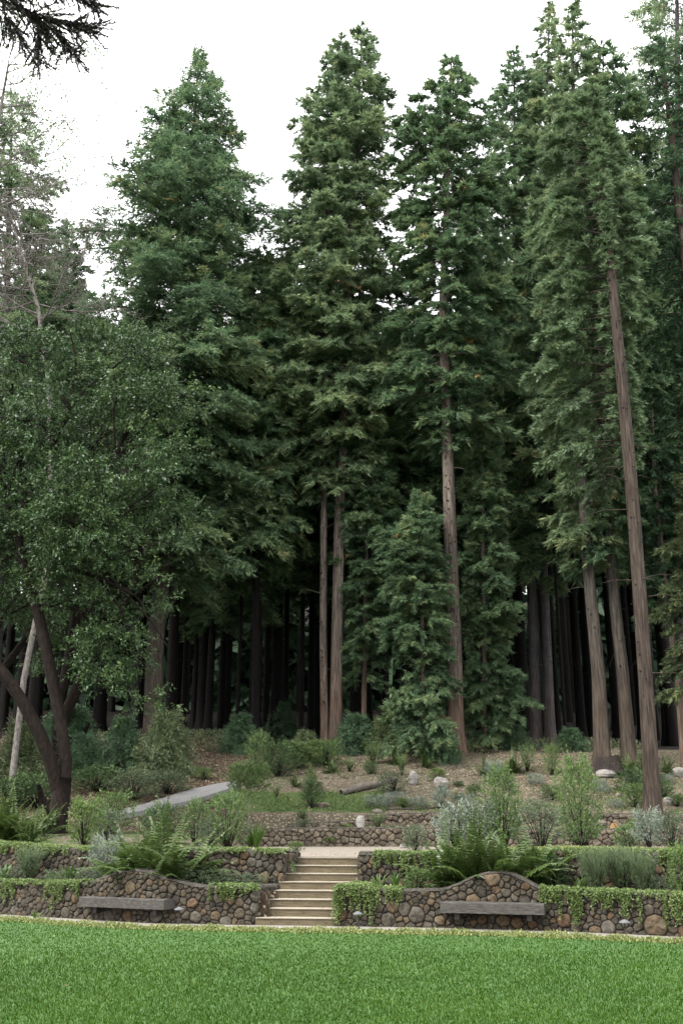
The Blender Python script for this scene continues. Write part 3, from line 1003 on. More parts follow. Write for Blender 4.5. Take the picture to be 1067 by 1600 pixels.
# ------------------------------------------------------------------ trees
def conifer_crown_mesh(name, mat, centre, z0, z1, rad, nb, nleaf, seed, leaf=.15, droop=.3, lift=.45, tmin=.25, wr=.34, tintb=.5, front=1.0):
    """centre(z)->(x,y) arrays; rad(z)->(rl, rr) arrays; coordinates local to the tree's foot"""
    g = np.random.default_rng(seed)
    fr = (np.arange(nb) + g.random(nb)) / nb
    fr = fr ** 0.92
    zz = z0 + (z1 - z0) * fr
    az = np.arange(nb) * 2.399963 + g.normal(0, .35, nb)
    rl, rr = rad(zz)
    c = np.cos(az)
    Rr = rr * (1 + c) / 2 + rl * (1 - c) / 2
    Rr = np.where(np.abs(c) < .5, np.minimum(Rr, np.maximum(rl, rr)), Rr)
    L = np.maximum(Rr * g.uniform(.5, 1.2, nb), .25)
    L = np.where(np.sin(az) < -.35, np.maximum(L * front, .25), L)
    big = g.random(nb) < .12
    L[big] *= g.uniform(.45, .7, big.sum())
    e = -.05 + lift * fr + g.normal(0, .08, nb)
    dr = droop * (1 - .6 * fr) * g.uniform(.6, 1.4, nb)
    dirs = np.stack([np.cos(az), np.sin(az), np.zeros(nb)], 1)
    cx, cy = centre(zz)
    root = np.stack([cx, cy, zz], 1)
    # branchlets
    m = np.maximum(5, (L / .12).astype(int))
    bi = np.repeat(np.arange(nb), m)
    nB = len(bi)
    t = tmin + (1 - tmin) * g.random(nB) ** .8
    Lb = L[bi]
    base = root[bi] + dirs[bi] * (Lb * t)[:, None]
    base[:, 2] += (e[bi] * t - dr[bi] * t * t) * Lb
    side = np.where(g.random(nB) < .5, 1, -1)
    ang = az[bi] + side * g.uniform(.35, 1.25, nB)
    l = np.clip(Lb * (1.02 - t) * .55 + .22, .25, 1.3) * g.uniform(.7, 1.2, nB)
    bd = np.stack([np.cos(ang), np.sin(ang), e[bi] * .8 - 1.2 * dr[bi] * t + g.normal(0, .27, nB)], 1)
    bd = unit(bd)
    # leaves
    cnt = l / l.sum() * nleaf
    cnt = np.floor(cnt + g.random(nB)).astype(int)
    li = np.repeat(np.arange(nB), cnt)
    n_ = len(li)
    u = g.random(n_)
    lp = base[li] + bd[li] * (l[li] * u)[:, None]
    lp[:, 2] -= .25 * l[li] * u * u
    lp += g.normal(0, .03, (n_, 3)) * [1, 1, 1.3]
    sd = np.where(g.random(n_) < .5, 1, -1) * g.uniform(.15, .95, n_)
    ca, sa = np.cos(sd), np.sin(sd)
    b = bd[li]
    ld = np.stack([b[:, 0] * ca - b[:, 1] * sa, b[:, 0] * sa + b[:, 1] * ca, b[:, 2] + g.normal(-.12, .38, n_)], 1)
    ld = unit(ld)
    le = leaf * g.uniform(.6, 1.3, n_)
    V = leaf_tris(lp, ld, le, le * wr, g)
    bt = g.normal(0, 1, nb)
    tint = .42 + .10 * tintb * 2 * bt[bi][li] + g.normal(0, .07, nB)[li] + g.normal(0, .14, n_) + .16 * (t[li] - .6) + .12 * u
    rare = g.random(nB) < .004
    tint = np.where(rare[li], 1.0, np.minimum(tint, .93))
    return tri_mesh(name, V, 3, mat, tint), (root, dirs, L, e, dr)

def trunk_mesh(name, pts, rads, bark, limbs=None, seed=0, seg=30, flare=1.35, knots=0, knot_z=(4, 14), stubs=0):
    rd = random.Random(seed)
    V, F, MI = [], [], []
    # resample path
    P = [Vector(p) for p in pts]
    zs = [p.z for p in P]
    n_ = 60
    zz = np.concatenate([np.linspace(zs[0] - .4, zs[0] + 1.6, 8)[:-1], np.linspace(zs[0] + 1.6, zs[-1], n_)])
    X = np.interp(zz, zs, [p.x for p in P]); Y = np.interp(zz, zs, [p.y for p in P]); RR = np.interp(zz, zs, rads)
    ph = [rd.uniform(0, 6.3) for _ in range(8)]
    hh = zz - zs[0]
    fl = 1 + (flare - 1) * np.exp(-np.maximum(hh, 0) / .55)
    def rg(th, i, r):
        z = zz[i]
        lob = .05 * math.sin(3 * th + ph[0] + z * .07) + .035 * math.sin(5 * th + ph[1] - z * .05)
        lob *= 1 + 2.2 * math.exp(-max(0, hh[i]) / .6)
        rid = .05 * (abs(math.sin(6.5 * th + ph[2] + .22 * math.sin(z * .9 + ph[3]) + .1 * z)) - .5) + .03 * (abs(math.sin(11 * th + ph[4] + .5 * math.sin(z * 1.3))) - .5)
        return r * (1 + lob + rid * min(1, r / .12))
    tube(V, F, [(x, y, z) for x, y, z in zip(X, Y, zz)], [r * f_ for r, f_ in zip(RR, fl)], seg, MI, 0, ridge=rg)
    if limbs is not None:
        root, dirs, L, e, dr = limbs
        for i in range(len(L)):
            if L[i] < .5:
                continue
            pts_ = []
            for t in (0, .3, .6, .9):
                p = root[i] + dirs[i] * L[i] * t
                pts_.append((p[0], p[1], p[2] + (e[i] * t - dr[i] * t * t) * L[i]))
            r0 = .012 + .011 * L[i]
            tube(V, F, pts_, [r0, r0 * .75, r0 * .45, r0 * .12], 3, MI, 0, cap=False)
    for k in range(knots):
        z = zs[0] + rd.uniform(*knot_z)
        th = rd.uniform(math.pi, 2 * math.pi)
        x, y, r = np.interp(z, zz, X), np.interp(z, zz, Y), np.interp(z, zz, RR)
        d = Vector((math.cos(th), math.sin(th), 0))
        c = Vector((x, y, z)) + d * r * .94
        s = rd.uniform(.022, .05)
        tube(V, F, [c, c + d * .05 + Vector((0, 0, -.01))], [s, s * .45], 6, MI, 1)
    for k in range(stubs):
        z = zs[0] + rd.uniform(*knot_z) * 1.1
        th = rd.uniform(0, 2 * math.pi)
        x, y, r = np.interp(z, zz, X), np.interp(z, zz, Y), np.interp(z, zz, RR)
        d = Vector((math.cos(th), math.sin(th), rd.uniform(-.25, .2)))
        c = Vector((x, y, z)) + d * r * .8
        ln = rd.uniform(.3, 1.8)
        tube(V, F, [c, c + d * ln * .6, c + d * ln + Vector((0, 0, -.1 * ln))], [.022, .014, .004], 4, MI, 0)
    return py_mesh(name, V, F, [bark, 'knot_dark'], midx=MI)

def redwood(label, base_px, path_px, wpx, crown, nleaf, nb, seed, mat='redwood_green', bark='redwood_bark', depth=None, group='tall redwoods at the edge of the wood', leaf=.28, front=1.0, back=0.0, double=False, knots=0, stubs=0, droop=.3, lift=.45, name='redwood_tree', tmin=.2, flare=1.35, cat='tree', knot_z=(3, 15), wr=.23):
    """base_px on the terrain; path_px [(px,py)...] upward in the plane of the base; wpx widths in px for base+path; crown [(py, left px, right px)...] bottom to top, edges"""
    b = hit(*base_px) if depth is None else None
    if b is None:
        q = at_y(base_px[0], base_px[1], depth)
        b = (q[0], depth, H(q[0], depth))
    ypl = b[1]
    pts = [b] + [at_y(px, py, ypl) for px, py in path_px]
    rads = [max(.02, w * .86 * mpp(p) / 2) for w, p in zip(wpx, pts)]
    loc = [(p[0] - b[0], 0, p[2] - b[2]) for p in pts]
    cz = [at_y(600, py, ypl)[2] - b[2] for py, _, _ in crown]
    cl, cr = [], []
    zs_, xs_ = [p[2] for p in loc], [p[0] for p in loc]
    for (py, lx, rx), z in zip(crown, cz):
        ax = np.interp(z, zs_, xs_)
        cl.append(max(.1, ax - (at_y(lx, py, ypl)[0] - b[0])))
        cr.append(max(.1, (at_y(rx, py, ypl)[0] - b[0]) - ax))
    rad = lambda z: (np.interp(z, cz, cl), np.interp(z, cz, cr))
    centre = lambda z: (np.interp(z, zs_, xs_), back * np.clip((zs_[-1] - 7.0 - z) / 5.0, 0, 1))
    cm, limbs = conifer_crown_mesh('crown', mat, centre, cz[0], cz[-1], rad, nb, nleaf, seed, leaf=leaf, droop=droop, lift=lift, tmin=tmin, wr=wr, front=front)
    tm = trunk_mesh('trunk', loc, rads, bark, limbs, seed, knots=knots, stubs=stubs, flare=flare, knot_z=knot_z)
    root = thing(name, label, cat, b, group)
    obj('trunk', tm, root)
    obj('crown', cm, root)
    if double:
        obj('crown', cm, root, loc=(0, 0, .35), scale=(1, -1, 1))
    return root

# --- hero trees
redwood('big cone-shaped conifer with a broad dark crown, above the dark evergreen bushes at left', (238, 1168), [(243, 1000), (262, 850), (280, 500), (312, 84)], [34, 30, 24, 20, 2],
        [(900, 200, 350), (850, 170, 430), (780, 145, 435), (650, 140, 440), (520, 140, 440), (440, 135, 430), (380, 142, 428), (330, 165, 412), (290, 188, 398), (240, 216, 376), (180, 250, 358), (130, 283, 338), (84, 309, 315)], 175000, 320, 101, mat='redwood_green', bark='redwood_bark_mid', leaf=.26, knots=20, double=True)
redwood('redwood with the slimmer pale trunk of the close pair in the middle', (508, 1172), [(505, 1000), (506, 800), (507, 600), (510, 400), (532, 62)], [15, 13, 12, 10, 8, 2],
        [(790, 485, 530), (740, 440, 560), (690, 405, 565), (640, 373, 602), (520, 384, 596), (440, 405, 590), (360, 421, 584), (300, 445, 582), (220, 462, 581), (150, 488, 569), (100, 505, 558), (62, 526, 540)], 150000, 210, 102, mat='redwood_olive', knots=110, stubs=14, knot_z=(2, 16))
redwood('redwood with the thicker reddish trunk of the close pair in the middle', (524, 1172), [(527, 1000), (531, 800), (538, 650), (545, 450), (566, 46)], [24, 21, 19, 17, 12, 2],
        [(775, 500, 590), (730, 480, 620), (660, 440, 640), (600, 414, 666), (500, 414, 656), (420, 420, 645), (340, 432, 638), (270, 453, 632), (200, 470, 622), (140, 498, 612), (90, 520, 597), (46, 560, 571)], 170000, 220, 103, mat='redwood_olive', knots=60, stubs=8, knot_z=(8, 18))
redwood('redwood with a bare pale trunk full of dark knots, right of centre', (712, 1178), [(709, 1000), (702, 800), (697, 640), (692, 480), (705, 92)], [29, 25, 22, 18, 15, 2],
        [(700, 655, 745), (640, 599, 801), (560, 576, 828), (480, 576, 828), (400, 593, 812), (320, 604, 806), (240, 613, 789), (190, 624, 776), (140, 639, 758), (92, 700, 712)], 190000, 240, 104, mat='redwood_green', knots=170, stubs=10, knot_z=(4, 18), front=.55, back=.3)
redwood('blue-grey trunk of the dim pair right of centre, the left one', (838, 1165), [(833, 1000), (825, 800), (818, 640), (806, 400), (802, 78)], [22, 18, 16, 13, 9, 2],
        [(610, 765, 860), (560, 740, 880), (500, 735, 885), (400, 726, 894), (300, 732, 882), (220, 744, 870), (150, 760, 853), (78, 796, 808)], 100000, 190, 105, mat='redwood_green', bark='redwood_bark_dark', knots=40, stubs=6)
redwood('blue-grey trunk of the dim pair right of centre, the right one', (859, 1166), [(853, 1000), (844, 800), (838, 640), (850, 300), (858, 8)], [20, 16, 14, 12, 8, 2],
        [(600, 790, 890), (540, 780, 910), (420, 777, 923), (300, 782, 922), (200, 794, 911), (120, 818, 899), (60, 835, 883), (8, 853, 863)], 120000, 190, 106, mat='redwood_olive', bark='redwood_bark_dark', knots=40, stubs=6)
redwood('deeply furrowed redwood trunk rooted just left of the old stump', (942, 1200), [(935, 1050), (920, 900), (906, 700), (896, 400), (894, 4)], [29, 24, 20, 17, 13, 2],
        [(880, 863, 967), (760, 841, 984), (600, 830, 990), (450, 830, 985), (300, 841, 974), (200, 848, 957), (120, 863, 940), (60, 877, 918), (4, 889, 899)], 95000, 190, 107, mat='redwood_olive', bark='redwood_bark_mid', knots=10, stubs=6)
redwood('furrowed redwood trunk rooted just right of the old stump', (983, 1198), [(972, 1050), (955, 900), (938, 700), (938, 400), (942, 70)], [27, 22, 19, 15, 11, 2],
        [(880, 892, 1008), (760, 870, 1020), (600, 870, 1030), (450, 870, 1030), (300, 881, 1019), (200, 892, 1008), (120, 910, 990), (70, 938, 948)], 95000, 190, 108, mat='redwood_green', bark='redwood_bark_mid', knots=10, stubs=6)
redwood('grey-leaved conifer on a long smooth trunk leaning in from the right', (1022, 1287), [(1008, 1050), (990, 800), (972, 600), (955, 430), (938, 300), (925, 140)], [29, 25, 23, 20, 16, 12, 3],
        [(720, 880, 1000), (640, 835, 1010), (540, 815, 1005), (440, 835, 1010), (350, 828, 1005), (270, 840, 985), (200, 865, 965), (140, 920, 930)], 150000, 230, 109, mat='conifer_grey', bark='leaning_bark', leaf=.24, knots=60, stubs=40, knot_z=(4, 24), droop=.4, group=None, front=.15, tmin=.38, back=.85)
redwood('slim brown trunk standing at the right edge below bluish boughs', (1070, 1203), [(1058, 1050), (1040, 930), (1022, 760), (1015, 560)], [15, 12, 10, 8, 2],
        [(960, 985, 1067), (880, 985, 1080), (760, 980, 1080), (660, 985, 1060), (560, 1010, 1020)], 60000, 110, 110, mat='redwood_deep', bark='redwood_bark', leaf=.22, stubs=10)
redwood('tall conifer at the right edge with a bare pale upper trunk', (1130, 1200), [(1108, 900), (1085, 500), (1062, 340), (1047, 200), (1030, 60)], [40, 34, 22, 14, 10, 6],
        [(900, 999, 1241), (700, 988, 1262), (500, 972, 1253), (330, 963, 1232), (240, 975, 1190), (150, 984, 1126), (60, 1000, 1060)], 95000, 200, 111, mat='redwood_deep', bark='leaning_bark', stubs=40, knot_z=(14, 34), group=None, double=False, front=.3, back=.6)
redwood('dark tree top filling the upper right corner', (1060, 1160), [(1062, 900), (1060, 500), (1058, 200), (1056, -180)], [26, 22, 16, 10, 3],
        [(820, 985, 1140), (600, 965, 1160), (400, 960, 1160), (200, 965, 1150), (80, 970, 1140), (0, 978, 1135), (-80, 1000, 1110), (-170, 1050, 1062)], 80000, 180, 112, mat='redwood_olive', bark='redwood_bark_dark', double=True)
redwood('yellow-green conifer behind the bare branches at the left edge', (-10, 1130), [(0, 900), (8, 600), (20, 145)], [26, 22, 16, 2],
        [(800, -90, 110), (600, -100, 130), (480, -100, 140), (420, -90, 130), (340, -80, 118), (260, -60, 95), (200, -30, 70), (145, 16, 24)], 90000, 180, 113, mat='redwood_olive', bark='redwood_bark_dark', depth=52, group=None, leaf=.28)
redwood('conifer with long layered boughs between the cone-shaped conifer and the middle pair', (399, 1140), [(400, 1000), (402, 800), (406, 600), (410, 400)], [14, 13, 12, 9, 2],
        [(880, 330, 470), (820, 300, 505), (740, 300, 505), (640, 310, 500), (540, 330, 490), (460, 360, 455), (400, 405, 415)], 90000, 170, 130, mat='redwood_green', bark='forest_bark_shaded', droop=.4, stubs=14, depth=50, double=True)
# --- young ones
redwood('slender young redwood with layered sprays between the middle trunks', (568, 1172), [(570, 1000), (572, 860), (575, 740), (572, 560)], [10, 8, 7, 6, 2],
        [(1070, 535, 600), (960, 515, 630), (900, 530, 615), (820, 510, 640), (760, 530, 620), (660, 537, 618), (560, 566, 578)], 60000, 120, 120, mat='redwood_green', leaf=.2, double=True, group='young redwoods in front of the trunks', droop=.25, tmin=.15)
redwood('bushy young redwood with green sprays left of the knotted trunk', (662, 1182), [(660, 1050), (658, 780)], [12, 8, 2],
        [(1172, 604, 728), (1110, 592, 735), (1050, 650, 708), (1000, 585, 712), (950, 604, 715), (905, 590, 700), (865, 572, 694), (825, 620, 700), (780, 650, 668)], 60000, 100, 121, mat='redwood_green', leaf=.19, double=True, group='young redwoods in front of the trunks', droop=.3, tmin=.1)
redwood('young redwood with drooping sprays right of the knotted trunk', (756, 1172), [(756, 1000), (754, 820), (752, 640)], [10, 8, 6, 2],
        [(1165, 715, 800), (1090, 712, 835), (1020, 728, 812), (950, 708, 840), (880, 725, 815), (800, 712, 808), (720, 728, 785), (640, 748, 757)], 65000, 110, 122, mat='redwood_green', leaf=.2, double=True, group='young redwoods in front of the trunks', droop=.35, tmin=.1)
redwood('dark young conifer with bluish boughs reaching in at the right edge', (1108, 1235), [(1100, 1000), (1092, 820), (1085, 700)], [14, 12, 8, 2],
        [(1080, 1040, 1170), (1000, 1022, 1170), (940, 1018, 1160), (860, 1030, 1150), (780, 1050, 1120), (700, 1080, 1090)], 50000, 110, 123, mat='redwood_blue', leaf=.2, group='young redwoods in front of the trunks')

# --- evergreen bushes under the trees (shared mesh)
def bush_proto(seed, mat, nleaf=26000, nb=150):
    rad = lambda z: (np.interp(z, [0, .15, .4, .7, 1.0], [1.05, 1.1, .85, .5, .08]), np.interp(z, [0, .15, .4, .7, 1.0], [1.05, 1.1, .85, .5, .08]))
    cm, lim = conifer_crown_mesh('foliage', mat, lambda z: (z * 0, z * 0), .02, 1.0, lambda z: rad(z), nb, nleaf, seed, leaf=.085, droop=.30, lift=.35, tmin=.1, wr=.2)
    V, F = [], []
    tube(V, F, [(0, 0, -.1), (0, 0, .5), (0, 0, .95)], [.035, .025, .008], 6)
    root, dirs, L, e, dr = lim
    for i in range(0, len(L), 2):
        tube(V, F, [tuple(root[i]), tuple(root[i] + dirs[i] * L[i] * .9 + [0, 0, (e[i] * .9 - dr[i] * .8) * L[i]])], [.012, .003], 3, cap=False)
    return cm, py_mesh('stem', V, F, 'laurel_bark')
BP = [bush_proto(200, 'redwood_blue'), bush_proto(201, 'redwood_deep')]
def ebush(label, px, py, hpx, wpx, k=0, group='evergreen bushes under the trees', rz=0):
    p = hit(px, py)
    s = mpp(p)
    root = thing('evergreen_bush', label, 'bush', p, group)
    root.scale = (wpx * s / 2 * 1.1, wpx * s / 2, hpx * s * .92)
    root.rotation_euler = (0, 0, rz)
    obj('foliage', BP[k][0], root)
    obj('stem', BP[k][1], root)
for a in [('broad dark evergreen bush in front of the cone-shaped conifer', 258, 1212, 98, 105, 0, 0.3),
          ('dark evergreen bush left of the trunk of the cone-shaped conifer', 190, 1205, 85, 80, 1, 1.3),
          ('tall dark bush at the wood edge above the grey-green sapling', 376, 1172, 56, 78, 1, 2.1),
          ('dark evergreen bush touching the foot of the middle trunk pair', 556, 1178, 62, 84, 1, 3.3),
          ('dark low bush left of the foot of the middle trunk pair', 478, 1188, 44, 70, 0, 4.3),
          ('dark green bush between the middle pair and the bushy young redwood', 600, 1176, 54, 72, 0, 5.3),
          ('low spreading evergreen under the bushy young redwood', 690, 1188, 62, 66, 1, .9),
          ('dim bush in the shade between the dark trunks left of centre', 440, 1158, 60, 70, 1, 1.9),
          ('dim low bush in the shade right of the blue-grey trunks', 892, 1172, 34, 60, 1, 2.9),
          ('dim low bush at the foot of the blue-grey trunks', 806, 1172, 40, 54, 1, 3.9),
          ('dark evergreen bush behind the leaning trunk', 1010, 1222, 46, 54, 0, 4.9),
          ('bluish scrub at the far left behind the forked trunk', 30, 1222, 92, 120, 0, 5.9),
          ('broad dim bush in the shade behind the forked trunk', 105, 1180, 75, 130, 1, 1.2),
          ('dark bush on the bank between forked trunk and conifer', 128, 1208, 60, 70, 1, .2)]:
    ebush(*a[:6], rz=a[6])

# --- deep forest
def forest_proto(seed, H_, cb, mat, nleaf, rmax, bark='forest_bark_shaded'):
    rad1 = lambda z: np.interp(z, [cb, cb + 3, cb + (H_ - cb) * .45, H_ * .85, H_], [rmax * .6, rmax, rmax * .9, rmax * .45, .15])
    cm, lim = conifer_crown_mesh('crown', mat, lambda z: (z * 0, z * 0), cb, H_, lambda z: (rad1(z), rad1(z)), 130, nleaf, seed, leaf=.38, droop=.35, wr=.24)
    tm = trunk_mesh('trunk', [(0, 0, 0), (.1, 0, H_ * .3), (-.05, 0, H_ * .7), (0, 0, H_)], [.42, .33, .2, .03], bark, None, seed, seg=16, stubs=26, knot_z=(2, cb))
    return cm, tm
FP = [forest_proto(300, 32, 12, 'redwood_deep', 45000, 3.6), forest_proto(301, 30, 9, 'redwood_green', 45000, 3.4), forest_proto(302, 34, 15, 'redwood_deep', 45000, 3.8)]
def forest_tree(x, y, sc, hz, k, label, group, thin=1.0, rz=0.0):
    root = thing('forest_tree', label, 'tree', (x, y, H(x, y)), group)
    root.scale = (sc, sc, hz)
    root.rotation_euler = (0, 0, rz)
    t = obj('trunk', FP[k][1], root)
    t.scale = (thin / sc, thin / sc, 1)
    obj('crown', FP[k][0], root)
rd = random.Random(5)
# seen trunks of the dark wood: px column, depth, trunk scale
SEEN = [(268, 56, 1.0), (287, 62, .55), (303, 66, .6), (327, 60, .75), (346, 72, .8), (372, 54, .35), (399, 53, .7), (430, 62, 1.0), (447, 68, .6), (471, 56, .42), (486, 72, .8), (355, 84, .9), (415, 80, .8), (316, 90, .9),
        (633, 52, .42), (684, 55, .5), (600, 64, .7), (655, 66, .7), (640, 80, .9), (780, 58, .5), (880, 54, .3), (800, 72, .8), (905, 66, .9), (868, 78, .8), (1008, 56, .9), (1046, 58, 1.0), (1020, 70, .9), (960, 74, .9), (748, 66, .6), (560, 76, .8), (530, 84, .9), (720, 84, .9), (850, 92, .9), (930, 90, .9)]
def top_limit(px):
    "highest picture row (as height scale) a back tree may reach in this column"
    return float(np.interp(px, [-200, 100, 150, 180, 400, 440, 500, 700, 760, 1000, 1300], [300, 330, 470, 520, 520, 480, 420, 470, 360, 200, 150]))
for px, y, th in SEEN:
    x = at_y(px, 1100, y)[0]
    k = rd.randrange(3)
    base = H(x, y)
    ztop = at_y(px, top_limit(px) + rd.uniform(10, 130), y)[2]
    hz = max(.6, (ztop - base) / (32, 30, 34)[k])
    forest_tree(x, y, rd.uniform(.85, 1.15), hz, k, 'straight dark trunk standing back in the shade of the wood', 'dim trunks inside the wood', th * .78, rd.uniform(0, 6))
for row, (y, n_) in enumerate([(62, 9), (72, 11), (84, 12), (98, 13), (112, 14)]):
    for i in range(n_):
        px = -150 + (1360 / n_) * (i + rd.uniform(.1, .9))
        yy = y + rd.uniform(-4, 4)
        x = at_y(px, 900, yy)[0]
        k = rd.randrange(3)
        base = H(x, yy)
        ztop = at_y(px, top_limit(px) + rd.uniform(0, 160), yy)[2]
        hz = max(.6, (ztop - base) / (32, 30, 34)[k])
        forest_tree(x, yy, rd.uniform(1.0, 1.5), hz, k, 'dark conifer deep in the wood behind the front trees', 'conifers deep in the wood', rd.uniform(.7, 1.1), rd.uniform(0, 6))
def woods():
    g = np.random.default_rng(77)
    n_ = 34000
    x = g.uniform(-80, 80, n_)
    y = g.uniform(118, 135, n_)
    top = 34 + 8 * np.sin(x * .21) + 4 * np.sin(x * .67 + 1)
    z = 10 + (top - 10) * g.random(n_) ** .9
    b = np.stack([x, y, z], 1)
    d = unit(g.normal(size=(n_, 3)))
    le = g.uniform(1.8, 3.8, n_)
    setting('distant_woods', tri_mesh('distant_woods', leaf_tris(b, d, le, le * .7, g), 3, 'redwood_deep', g.uniform(0, .6, n_)), 'stuff', 'dark mass of forest foliage far behind the trunks')
woods()

# --- broadleaf tree at left
def limb_path(a, b, sag, n_=6, seed=0):
    rd_ = random.Random(seed)
    A, B = Vector(a), Vector(b)
    o = []
    for i in range(n_ + 1):
        t = i / n_
        p = A.lerp(B, t) + Vector((0, 0, sag * math.sin(math.pi * t))) + Vector((rd_.uniform(-.08, .08), rd_.uniform(-.08, .08), 0)) * (1 if 0 < i < n_ else 0)
        o.append(tuple(p))
    return o
def laurel():
    b = hit(84, 1302, y0=28)
    Y = b[1]
    s0 = mpp(b)
    root = thing('laurel_tree', 'glossy-leaved tree on a dark forked trunk at left', 'tree', b)
    def loc(px, py, dy=0):
        q = at_y(px, py, Y + dy)
        return (q[0] - b[0], q[1] - b[1], q[2] - b[2])
    V, F = [], []
    w = lambda p: p * s0 / 2
    tube(V, F, [(0, 0, -.3), loc(88, 1290), loc(92, 1270), loc(96, 1240), loc(100, 1215)], [w(46), w(38), w(30), w(30), w(26)], 14)
    tube(V, F, [loc(98, 1245), loc(104, 1190), loc(96, 1130), loc(84, 1070), loc(72, 1010), loc(58, 950), loc(42, 905), loc(30, 850), loc(40, 780), loc(30, 690), loc(20, 600)], [w(q) for q in (24, 20, 19, 20, 19, 18, 17, 14, 11, 8, 4)], 12)
    tube(V, F, [loc(94, 1240), loc(80, 1190, -.2), loc(62, 1145, -.4), loc(38, 1100, -.6), (loc(12, 1060, -.8)), loc(-20, 1020, -1), loc(-60, 960, -1.2), loc(-90, 860, -1.2)], [w(q) for q in (24, 22, 21, 20, 19, 17, 14, 9)], 12)
    tube(V, F, [loc(92, 1280, -.1), loc(76, 1290, -.5), loc(70, 1262, -.7), loc(60, 1225, -1)], [w(20), w(16), w(13), w(6)], 9)
    LM = [((42, 905), (75, 880), (120, 800), (150, 700)), ((42, 905), (60, 860), (64, 780), (80, 700)), ((30, 850), (10, 780), (5, 690), (0, 600)), ((75, 880), (130, 850), (190, 800), (250, 760)),
          ((120, 800), (180, 720), (205, 640), (245, 580)), ((58, 950), (110, 940), (170, 960), (215, 1020)), ((75, 880), (150, 900), (210, 930), (250, 900)), ((80, 700), (110, 640), (120, 560), (110, 520))]
    ends = []
    for i, l in enumerate(LM):
        dy = (i % 3 - 1) * .9
        P_ = [loc(*l[0]), loc(*l[1], dy * .4), loc(*l[2], dy * .8), loc(*l[3], dy)]
        tube(V, F, P_, [w(9), w(7), w(4.5), w(2)], 7)
        ends.append(P_)
    g = np.random.default_rng(55)
    BL = [(25, 560, 62, 0), (105, 590, 55, 1), (222, 545, 50, 0), (262, 575, 48, .5), (180, 590, 62, -1), (215, 640, 62, 0), (60, 660, 78, -1), (145, 690, 72, 1), (255, 700, 42, 0), (205, 730, 60, -1), (20, 760, 75, 0), (100, 770, 75, -1.5), (180, 800, 70, 0), (245, 790, 48, .5), (30, 850, 70, 1), (215, 860, 58, -1), (265, 850, 30, 0), (130, 880, 70, -1), (60, 860, 60, 1), (-20, 900, 60, 0), (15, 960, 45, 1.5), (190, 930, 58, 0), (235, 960, 38, .5), (140, 960, 52, -.5), (185, 1010, 52, 0), (225, 1040, 32, 0), (130, 1030, 42, .5), (170, 1070, 42, -.5), (210, 1090, 28, 0), (-30, 700, 80, 0), (-60, 820, 80, 0), (-40, 600, 60, 0), (45, 520, 40, .5), (280, 620, 22, 0), (262, 1010, 14, 0), (120, 820, 60, -2)]
    cen, cr = [], []
    for px, py, r, dy in BL:
        cen.append(loc(px, py, dy))
        cr.append(r * mpp(at_y(px, py, Y)))
    cen, cr = np.array(cen), np.array(cr)
    # twigs to blobs and leaf sprigs
    nspr = 4700
    wgt = cr ** 2 / (cr ** 2).sum()
    bi = g.choice(len(cr), nspr, p=wgt)
    nsub = 320
    sbi = g.choice(len(cr), nsub, p=wgt)
    sdd = unit(g.normal(size=(nsub, 3)) + [0, 0, .25])
    srr = cr[sbi] * (g.random(nsub) ** .4) * g.uniform(.75, 1.15, nsub)
    scen = cen[sbi] + sdd * srr[:, None] * [1, .9, .8]
    si = g.integers(0, nsub, nspr)
    bi = sbi[si]
    off = g.normal(0, .25, (nspr, 3)) * [1.15, 1, .62]
    sc = scen[si] + off
    dd = unit(sdd[si] * .6 + off / .4)
    rr = np.linalg.norm(sc - cen[bi], axis=1)
    sdir = unit(dd + g.normal(0, .5, (nspr, 3)) + [0, 0, -.1])
    per = 20
    li = np.repeat(np.arange(nspr), per)
    n_ = len(li)
    u = g.random(n_)
    sl = g.uniform(.3, .65, nspr)
    lp = sc[li] + sdir[li] * (sl[li] * u)[:, None] + g.normal(0, .05, (n_, 3))
    ld = unit(sdir[li] * .6 + g.normal(0, .6, (n_, 3)) + [0, 0, -.15])
    le = g.uniform(.09, .165, n_)
    Q = leaf_quads(lp, ld, le, le * .42, g, .8)
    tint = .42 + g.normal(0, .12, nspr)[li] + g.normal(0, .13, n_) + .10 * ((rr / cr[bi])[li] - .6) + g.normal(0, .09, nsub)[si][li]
    tint = np.minimum(tint, .86)
    obj('crown', tri_mesh('crown', Q, 4, 'laurel_leaf', tint), root)
    for i in range(0, nspr, 12):
        a = cen[bi[i]]
        tube(V, F, [tuple(a + (sc[i] - a) * .15), tuple(sc[i])], [.022, .006], 3, cap=False)
    for i in range(len(cen)):
        j = min(range(len(ends)), key=lambda q: np.linalg.norm(np.array(ends[q][2]) - cen[i]))
        tube(V, F, limb_path(ends[j][1], cen[i], .3, 4, i), [.05, .045, .035, .03, .02], 5, cap=False)
    obj('trunk', py_mesh('trunk', V, F, 'laurel_bark'), root)
laurel()
def second_laurel():
    src = next(o for o in bpy.data.objects if o.name == 'laurel_tree')
    for lab, px, Y_, sc, rz in (('grey-green broadleaf tree rising behind the forked-trunk tree', 95, 46, 1.14, 2.2), ('dim broadleaf tree behind the left edge, below the bare branches', -60, 41, .95, 4.0)):
        x = at_y(px, 1150, Y_)[0]
        r = src.copy()
        C.objects.link(r)
        r.location = (x, Y_, H(x, Y_))
        r.rotation_euler = (0, 0, rz)
        r.scale = (sc, sc, sc)
        r['label'] = lab
        for ch in [c for c in bpy.data.objects if c.parent == src]:
            c = ch.copy()
            C.objects.link(c)
            c.parent = r
second_laurel()

